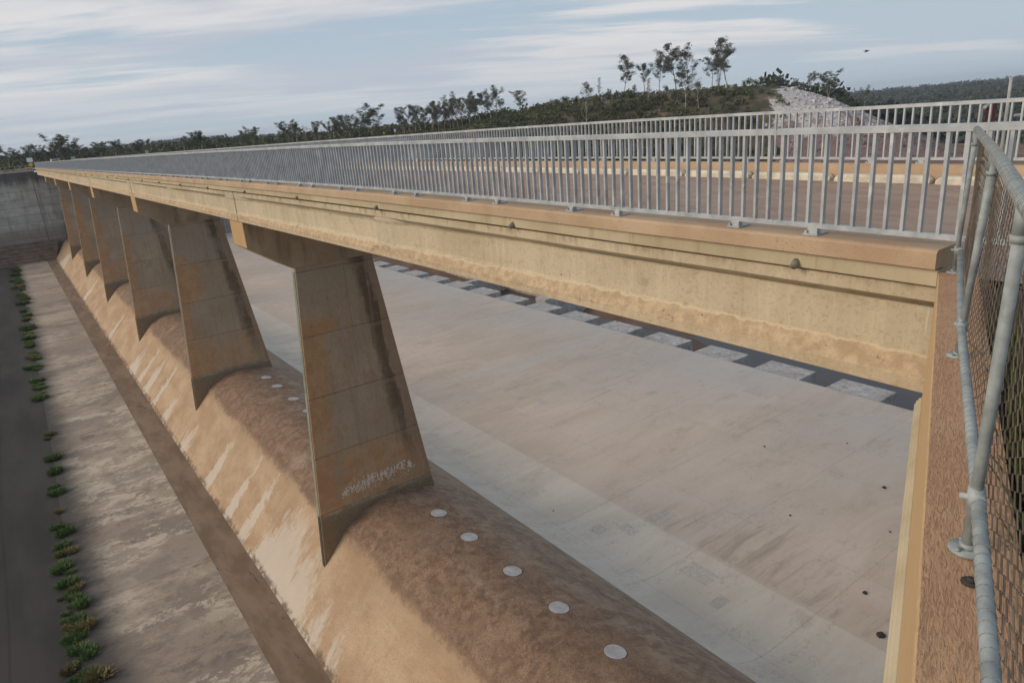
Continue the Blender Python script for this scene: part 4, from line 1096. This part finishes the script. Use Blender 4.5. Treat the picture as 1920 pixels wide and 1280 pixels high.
# prominent hill trees (column of the photograph, height above the hill crest in metres)
HT = [(690, 'm0', 13.0, 330, 'broad dark gum tree standing alone at the left end of the tall treeline'),
      (978, 'g0', 10.5, 335, 'rounded gum tree at the low left foot of the hill'),
      (1105, 'g1', 8.0, 340, 'small dark gum tree on the left shoulder of the hill'),
      (1125, 'd0', 10.0, 340, 'thin pale sparse tree on the left shoulder of the hill'),
      (1170, 't0', 16.0, 345, 'tall narrow gum tree standing alone on the left half of the hill'),
      (1210, 't1', 13.5, 345, 'open gum tree, left one of the pair in the middle of the hill'),
      (1236, 'g2', 14.5, 345, 'denser gum tree right of a pair in the middle of the hill'),
      (1268, 't2', 20.5, 346, 'tall slender gum tree with high open crown, in the middle of the hill'),
      (1292, 'g3', 17.5, 346, 'bushier dark gum tree just right of the tall slender one on the hill'),
      (1334, 'g4', 14.0, 344, 'leaning gum tree at the left of the last clump on the hilltop'),
      (1364, 't0', 19.5, 346, 'tallest gum tree on the right of the hilltop, with wide top'),
      (1346, 'g1', 15.5, 348, 'middle gum tree in the last clump on the hilltop'),
      (1098, 'd1', 17.5, 300, 'pale trunked thin tree low on the hillside behind the far railing, leftmost'),
      (1216, 'd0', 12.5, 318, 'pale forked thin tree on the hillside below the middle pair'),
      (1286, 't1', 14.5, 312, 'pale trunked tree on the hillside below the tallest pair'),
      (1310, 'd1', 14.0, 310, 'crooked white trunked tree on the hillside'),
      (1346, 'd0', 11.5, 326, 'small forked pale tree below the hilltop clump'),
      (1516, 'g2', 8.0, 352, 'dark round tree left of two behind the pale mound'),
      (1552, 'm1', 9.5, 350, 'dark spreading tree right of two behind the pale mound'),
      (1622, 'g3', 10.0, 352, 'dark narrow tree right of the pale mound crest'),
      ]
for x, kd, h, r, lab in HT:
    az = px_az(x, 200); grow(kd, az, r, h, lab, None, wide={690: 1.5, 978: 1.5, 1552: 1.5, 1516: 1.3}.get(x, 1.2 if kd[0] != 'd' else 1.0))
# treeline beyond the far end of the bridge
belt = 'gum trees in the belt beyond the far end of the bridge'
for x in list(range(752, 940, 9)):
    hh = np.interp(x, [750, 800, 860, 900, 940], [10, 14, 14.5, 14, 15])*rnd.uniform(.8, 1.12)
    grow(rnd.choice(['t0', 't1', 't2', 'g0', 'g3']), px_az(x+rnd.uniform(-4, 4), 240), rnd.uniform(320, 350), hh, 'slender close-set gum tree in the tall belt left of the hill', 'close-set gum trees left of the hill', wide=1.15)
for x in list(range(535, 690, 13)):
    grow(rnd.choice(['g0', 'g1', 'g2', 'm1', 'd1']), px_az(x+rnd.uniform(-6, 6), 260), rnd.uniform(280, 330), rnd.uniform(6.5, 9.5), 'low open gum tree in the thin treeline above the middle of the railings', 'low gum trees above the railings', wide=1.35)
for x in list(range(-20, 535, 12)):
    grow(rnd.choice(['g0', 'g1', 'g4', 'm0', 'm1', 'd0', 'g2']), px_az(x+rnd.uniform(-8, 8), 285), rnd.uniform(300, 430), rnd.uniform(4.6, 7.6)+(2.0 if x < 200 and rnd.random() < .3 else 0), 'small gum tree in the low treeline beyond the far end of the bridge', belt, wide=1.5)
# shrubs on the hill skyline
for x in [1030, 1046, 1062, 1078, 1142, 1158, 1190, 1250, 1310, 1395, 1405, 1418, 1436, 1428, 1444, 1450, 1490, 1504, 1585, 1600]:
    grow(rnd.choice(['b0', 'b1', 'b2', 'm1']), px_az(x, 180), RC-2+rnd.uniform(-3, 3), rnd.uniform(2.4, 4.2), 'rounded dark shrub on the crest of the hill', 'shrubs on the hill crest', 'shrub')

# scrub and woodland too dense to count
def scatter(name, label, pts, mat, n=46, seed=1, dark=True):
    rg = np.random.default_rng(seed); V = []
    for (x, y, z, w, h) in pts:
        V.append(leafquads(rg, (x, y, z+h*.45), 1.0, n, 1.0)*1.0) if False else None
        d = rg.normal(size=(n, 3)); d /= np.linalg.norm(d, axis=1)[:, None]; d *= (rg.random(n)**.4)[:, None]
        lob = 1+.35*np.sin(d[:, 0]*4+x)*np.cos(d[:, 1]*5+y)
        p = np.array([x, y, z+h*.5]) + d*lob[:, None]*np.array([w*.5, w*.5, h*.5])
        a = rg.normal(size=(n, 3)); a /= np.linalg.norm(a, axis=1)[:, None]; b = np.cross(a, rg.normal(size=(n, 3))); b /= np.linalg.norm(b, axis=1)[:, None]
        sz = w*.085*(.6+.8*rg.random(n))[:, None]
        V.append(np.stack([p-a*sz-b*sz*.6, p+a*sz-b*sz*.6, p+a*sz+b*sz*.6, p-a*sz+b*sz*.6], 1).reshape(-1, 3))
    o = mesh_quads(name, np.concatenate(V), mat); tag(o, label, 'scrub' if 'scrub' in name else 'woodland', kind='stuff'); return o
rg = np.random.default_rng(5)
pts = []
for i in range(1500):                      # scrub on the front of the hill
    az = rg.uniform(33.5, 57.5); r = rg.uniform(262, 346)
    if az > 55 and r > 300 and rg.random() < .6: continue
    if r*math.cos(R(az)) < 150 and r < 255: continue
    x, y, z = place(az, r); hh = rg.uniform(1.2, 3.0)*(0.55 if az > 46 and r > 325 else 1); pts.append((x, y, z-.2, hh*1.5, hh))
scatter('hillside_scrub', 'dense dark green scrub covering the hillside', pts, M_scrub, 60, 3)
pts = []
for i in range(520):                       # scrub along the far bank
    az = px_az(rg.uniform(-40, 960), 270); r = rg.uniform(215, 330)
    x, y, z = place(az, r)
    if x < 200: continue
    hh = rg.uniform(.8, 2.3)*(1 if r > 250 else .35); pts.append((x, y, z-.2, hh*1.8, hh))
for i in range(260):
    az = px_az(rg.uniform(640, 960), 250); r = rg.uniform(352, 378); x, y, z = place(az, r); hh = rg.uniform(3.0, 6.0); pts.append((x, y, z-.3, hh*1.1, hh))
scatter('bank_scrub', 'low scrub along the far bank beneath the treeline', pts, M_scrub, 46, 4)
pts = []
for i in range(1300):                      # belt of bush behind
    az = rg.uniform(-3, 40); r = rg.uniform(380, 900)
    x, y, z = place(az, r); hh = rg.uniform(3.0, 6.0); pts.append((x, y, z-.3, hh*1.7, hh))
scatter('far_woodland', 'distant woodland beyond the far end of the bridge', pts, M_leaf2, 50, 6)
pts = []
for i in range(2600):                      # wooded valley and ridge on the right
    az = rg.uniform(56, 82); r = 380*math.exp(rg.random()**.8*2.0)
    x, y, z = place(az, r); hh = rg.uniform(5, 10)*(1+r/3500); pts.append((x, y, z-.5, hh*1.5, hh))
scatter('valley_woodland', 'wooded valley and long ridge on the right', pts, M_farleaf, 46, 8)
pts = []
for i in range(300):
    az = rg.uniform(-4, 40); r = rg.uniform(1500, 2600); x, y, z = place(az, r); hh = rg.uniform(7, 12); pts.append((x, y, z-.5, hh*4, hh))
scatter('ridge_woodland', 'low blue-green wooded rise far beyond the bridge', pts, M_farleaf, 60, 9)
# rubble on the mound
rr = random.Random(5); m = MB()
for i in range(2200):
    az = rr.uniform(57.6, 70.5); r = rr.uniform(262, 343); x, y, z = place(az, r); w = rr.uniform(.15, .55)*(2.4 if rr.random() < .06 else 1)
    P = [(x+w*rr.uniform(.6, 1)*a, y+w*rr.uniform(.6, 1)*b, z+w*rr.uniform(.4, .8)*c) for a in (-1, 1) for b in (-1, 1) for c in (-.4, 1)]
    m.add(P, [(0, 1, 3, 2), (4, 6, 7, 5), (0, 4, 5, 1), (2, 3, 7, 6), (0, 2, 6, 4), (1, 5, 7, 3)])
tag(m.build('rubble', M_mound, None), 'loose pale rubble strewn over the mound', 'rubble', kind='stuff')

def haze():
    m = bpy.data.materials.new('haze_air'); m.use_nodes = True; T = NT(m.node_tree)
    v = T.n('ShaderNodeVolumePrincipled', {'Color': (0.80, 0.88, 1.0), 'Density': HAZE, 'Anisotropy': 0.2})
    o = m.node_tree.nodes.new('ShaderNodeOutputMaterial'); m.node_tree.links.new(v, o.inputs['Volume'])
    b = MB(); b.box(-600, 7400, -7400, 7400, -32, 70); h = b.build('haze', m); h['kind'] = 'stuff'; h['label'] = 'thin blue air softening the far ridge'
HAZE = 0.00014
haze()
# weeds along the joint between bitumen and concrete floor
def weed(seed, mat):
    rg = np.random.default_rng(seed); V = []
    for k in range(420):
        a = rg.random()*6.28; r = rg.random()**.6*.42; L = .10+.26*rg.random(); out = .4+rg.random()*.8
        b = np.array([r*math.cos(a), r*math.sin(a), .0]); d = np.array([math.cos(a)*out+rg.normal()*.5, math.sin(a)*out+rg.normal()*.5, 1.1]); d /= np.linalg.norm(d)
        a2 = a+rg.normal()*.9; w = np.array([-math.sin(a2), math.cos(a2), 0])*.016*(1+rg.random())
        tip = b + d*L*1.3 + np.array([0, 0, -.04]); md = b+d*L*.7
        V += [b-w*.5, b+w*.5, md+w, md-w, md-w, md+w, tip+w*.2, tip-w*.2]
    o = mesh_quads('weed', np.array(V), mat); return o
wp0 = [weed(1, M_weed), weed(2, M_weed), weed(3, M_weed2), weed(4, M_weed)]
WD = [(167.3, -2.0), (158, -1.9), (150, -2.1), (141.6, -2.0), (133, -1.8), (124.5, -1.7), (118, -1.8), (111.1, -1.7), (105, -1.75), (99, -1.8), (94.4, -1.9), (89, -1.9), (84.0, -2.0), (78.4, -1.9), (72.1, -1.9), (61.5, -1.7), (56.1, -1.8), (53.4, -1.9), (49.7, -2.0), (46.8, -2.1),
      (44.6, -2.35), (43.6, -2.0), (42.1, -2.25), (41.2, -1.95), (39.7, -2.45), (38.9, -2.1), (37.8, -2.35), (37.0, -2.0), (36.2, -2.15), (35.4, -1.9), (34.2, -2.2), (33.4, -2.0), (31.8, -2.35), (31.2, -2.0), (30.0, -2.1), (29.4, -1.8)]
for q in range(120):
    s_ = 29+140*rnd.random()**1.6
    if 62 < s_ < 71 or 47.5 < s_ < 49: continue
    WD.append((s_, left_edge(s_)-.45+rnd.uniform(-.30, .30)))
used = set(); order = [0, 1, 0, 2, 3, 1, 0, 2, 1, 3, 0, 2]
for i, (s, t) in enumerate(WD):
    q = order[i % len(order)]; src = wp0[q]
    o = src if q not in used else src.copy()
    if q in used: COL.objects.link(o)
    used.add(q)
    o.location = W(s, t+.25, ZF-.02); k = rnd.uniform(.5, 1.05)*(1+.012*min(max(0, s-45), 70))*(1 if i < 36 else rnd.uniform(.35, .9)); o.scale = (k*1.1, k*.9, k*rnd.uniform(.8, 1.2)); o.rotation_euler = (0, 0, rnd.uniform(0, 6.28))
    dry = q == 2
    tag(o, 'straw coloured dry weed tuft in the joint between bitumen and concrete' if dry else 'green weed tuft in the joint between bitumen and concrete', 'weed', 'dry weeds along the floor joint' if dry else 'green weeds along the floor joint')
# grass behind the fence
V = []; rg = np.random.default_rng(11)
for k in range(16000):
    e = rg.uniform(.2, 7.5); d = .42 + rg.random()**.9*2.2
    if rg.random() < max(0, (e-3.6)/2.8): continue
    s, t = wp(e, d); h = rg.uniform(.10, .38)*(1.2-.6*rg.random()); a = rg.random()*6.28
    b = np.array([s, -t, -1.80]); w = np.array([math.cos(a), math.sin(a), 0])*.006; tip = b+np.array([rg.normal()*.09, rg.normal()*.09, h]); md = (b+tip)/2+np.array([0, 0, h*.1])
    V += [b-w, b+w, md+w, md-w, md-w, md+w, tip+w*.2, tip-w*.2]
tag(mesh_quads('grass', np.array(V), M_grass), 'rough green grass growing behind the chain-link fence', 'grass', kind='stuff')

# ------------------------------------------------------------------ small far things
# white pick-up coming onto the far end of the bridge (faces the camera)
def pickup(s, t):
    o = thing('pickup_truck', 'white pick-up truck coming onto the far end of the bridge', 'pick-up truck', (s, t, 0)); z0 = -1.765+prof(s)
    def hull(L, name, mat):
        m = MB(); m.sweep([[W(s+a, t+b, z0+c) for a, b, c in ring] for ring in L]); return m.build(name, mat, o, bevel=.05)
    hull([[(-2.4, y, .45), (2.6, y, .45), (2.6, y, 1.15), (-.9, y, 1.15), (-2.2, y, 1.0), (-2.4, y, .8)] for y in (-.92, .92)], 'body', M_white)
    hull([[(-.9, y, 1.15), (1.0, y, 1.15), (.85, y*.9, 1.78), (-.25, y*.9, 1.78)] for y in (-.88, .88)], 'cab', M_white)
    m = MB(); m.quad(W(s-.92, t-.78, z0+1.2), W(s-.92, t+.78, z0+1.2), W(s-.31, t+.68, z0+1.72), W(s-.31, t-.68, z0+1.72)); m.v = [(a-.03, b, c+.01) for a, b, c in m.v]; m.build('windscreen', M_glass, o)
    for a in (-1.6, 1.6):
        for b in (-.85, .85):
            m = MB(); m.tube([W(s+a, t+b-.11, z0+.36), W(s+a, t+b+.11, z0+.36)], .36, 16); m.build('wheel', M_black, o)
    for b in (-.7, .7):
        m = MB(); m.box(s-2.44, s-2.38, t+b-.16, t+b+.16, z0+.72, z0+.9); m.build('headlight', M_steel, o)
pickup(188, px_az(103, 299) and 188*math.tan(R(px_az(103, 299))))
def sign(s, t, z0, label, parts, h=2.2):
    o = thing('road_sign', label, 'sign', (s, t, z0))
    m = MB(); m.tube([W(s+.05, t, z0), W(s+.05, t, z0+h)], .04, 8); m.build('post', M_post, o)
    for (w, hh, zc, mat, dia) in parts:
        m = MB()
        P = [(-w/2, -hh/2), (w/2, -hh/2), (w/2, hh/2), (-w/2, hh/2)] if not dia else [(0, -hh/2), (w/2, 0), (0, hh/2), (-w/2, 0)]
        m.sweep([[W(s+d, t+a, z0+zc+b) for a, b in P] for d in (-.015, .015)]); m.build('sign_panel', mat, o)
a_ = R(px_az(57, 305)); sign(184.5, 184.5*math.tan(a_), -2.5, 'white and yellow sign post at the far left end of the bridge', [(1.1, .9, 2.3, M_white, False), (.9, .9, 1.35, M_yellow, True)], 2.7)
a_ = R(px_az(719, 243)); r_ = 300; x, y, z = place(math.degrees(a_), r_); sign(x, -y, z, 'small yellow marker among the trees above the middle of the railing', [(1.2, 1.2, 1.8, M_yellow, True)], 2.2)
a_ = R(px_az(740, 241)); x, y, z = place(math.degrees(a_), r_); sign(x, -y, z, 'small white marker right of the yellow one among the trees', [(1.0, 1.2, 2.4, M_white, False)], 2.8)
a_ = R(px_az(275, 284)); x, y, z = place(math.degrees(a_), 205); sign(x, -y, z, 'pale sign post above the rails near the far end', [(.7, .9, 2.0, M_post, False)], 2.3)
a_ = R(px_az(137, 296)); x, y, z = place(math.degrees(a_), 200); sign(x, -y, z, 'grey sign just right of the white pick-up', [(.9, .8, 1.9, M_post, False)], 2.2)
# guard fence on top of the far wall, left of the bridge end
gf = thing('guard_fence', 'thin grey guard fence on top of the far wall left of the bridge', 'fence', (181, 0, -2.5))
for t in np.arange(-24, 6.4, 2.5):
    m = MB(); m.tube([W(180.6, t, -2.5), W(180.6, t, -1.3)], .035, 6); m.build('post', M_post, gf)
for z in (-1.32, -1.85):
    m = MB(); m.tube([W(180.6, -24, z), W(180.6, 6.2, z)], .03, 6); m.build('rail', M_post, gf)
# bird in the air
def bird():
    f = 1280.; p, r, a = R(17.84), R(4.52), R(35.1)
    az = R(px_az(1624, 102)); d = 60.0; z = d*.0475
    c = Vector(W(d*math.cos(az), d*math.sin(az), z)); rt = Vector((-math.sin(az), -math.cos(az), 0)); up = Vector((0, 0, 1)); fw_ = Vector((math.cos(az), -math.sin(az), 0))
    m = MB(); b = [c - rt*.16 + up*-.02, c - rt*.06, c + rt*.06 + up*.01, c+rt*.16+up*.05]; m.tube(b, [.01, .035, .03, .008], 8)
    for sg in (-1, 1):
        w0 = c; w1 = c + fw_*.2*sg + up*.10 + rt*.05*sg; w2 = c + fw_*.34*sg + up*.06 + rt*.20*sg
        for (p0, p1) in ((w0, w1), (w1, w2)):
            m.sweep([[p0-rt*.05, p0+rt*.05, p0+rt*.05+up*.01, p0-rt*.05+up*.01], [p1-rt*.035, p1+rt*.035, p1+rt*.035+up*.01, p1-rt*.035+up*.01]])
    tag(m.build('bird', M_bird, None), 'small dark bird flying in the open sky on the right', 'bird')
bird()
# far-side wing wall fence: post, rusty mesh panel seen edge-on, lamp stub, pipe
ff = thing('chainlink_fence', 'second wire fence with rusty mesh beyond the far railing at the right edge', 'fence', (4, 15, -1.6))
def pol(x, y, r): a = R(px_az(x, y)); return r*math.cos(a), r*math.sin(a)
A0, A1 = pol(1848, 190, 17.0), pol(1871, 182, 22.0)
m = MB(); m.tube([W(*pol(1841, 200, 16.8), -1.9), W(*pol(1841, 200, 16.8), -.45)], .035, 8); m.build('post', M_pipe, ff)
m = MB(); m.tube([W(*A0, -.44), W(*A1, -.42)], .035, 8); m.build('top_pipe', M_pipe, ff)
m = MB(); P0 = Vector(W(*pol(1849, 200, 17.0), 0)); P1 = Vector(W(*pol(1868, 200, 21.0), 0))
for i in range(70):
    pts = []
    for j in range(44):
        q = P0.lerp(P1, (i+(.5 if (i+j) % 2 else -.5))/70); pts.append((q.x, q.y, -1.80+j*.031))
    m.tube(pts, .004, 3, False)
m.build('mesh_panel', M_rust, ff)
lp = thing('marker_post', 'thin grey post sticking up beyond the far railing at the right edge', 'post', (5.6, 17.5, -1.8))
d_ = 19.0; a_ = R(px_az(1889, 200)); s_, t_ = d_*math.cos(a_), d_*math.sin(a_)
m = MB(); m.tube([W(s_, t_, -1.9), W(s_, t_, .05)], .035, 8); m.build('pole', M_post, lp)
m = MB(); m.tube([W(s_, t_, .05), W(s_, t_, .09)], .045, 8); m.build('pole_cap', M_post, lp)
gr = thing('pipe_rail', 'pale pipe rail beyond the far railing at the right edge', 'rail', (s_, t_, -1.8))
m = MB(); m.tube([W(s_-.05, t_+.3, -.72), W(s_-2.2, t_+2.2, -.66)], .035, 8); m.build('rail', M_post, gr)
m = MB(); m.tube([W(s_-1.2, t_+1.3, -1.9), W(s_-1.2, t_+1.3, -.68)], .03, 8); m.build('post', M_post, gr)
# orange marker on the far kerb at the right edge
m = MB(); s_, t_ = 4.42, 14.36
m.tube([W(s_, t_-.05, -1.60), W(s_, t_-.02, -1.60)], .09, 12)
tag(m.build('reflector', M_orange, None), 'orange round marker against the far kerb at the right edge', 'marker')
# debris on the apron and floor
dl = [(23.1, 35.3), (19.8, 39.2), (15.7, 35.6), (17.6, 29.5), (13.5, 31.7), (12.0, 26.4), (10.3, 24.4), (26.6, 20.6)]
for i, (s, t) in enumerate(dl):
    rr = random.Random(i); m = MB(); w = (.07, .06, .13, .07, .06, .12, .19, .07)[i]
    pts = [[W(s+w*rr.uniform(.6, 1.2)*math.cos(a)*k, t+w*rr.uniform(.6, 1.2)*math.sin(a)*k, ZA+z*w*5) for a in np.linspace(0, 5.4, 7)] for k, z in ((1, -.01), (.9, .08), (.4, .16))]
    m.sweep(pts); tag(m.build('stone', M_dark_debris, None), 'small dark stone lying alone on the pale apron', 'stone', 'stones on the apron')
for o in bpy.data.objects:
    for k in ('_o', '_used', '_root'):
        if k in o: del o[k]
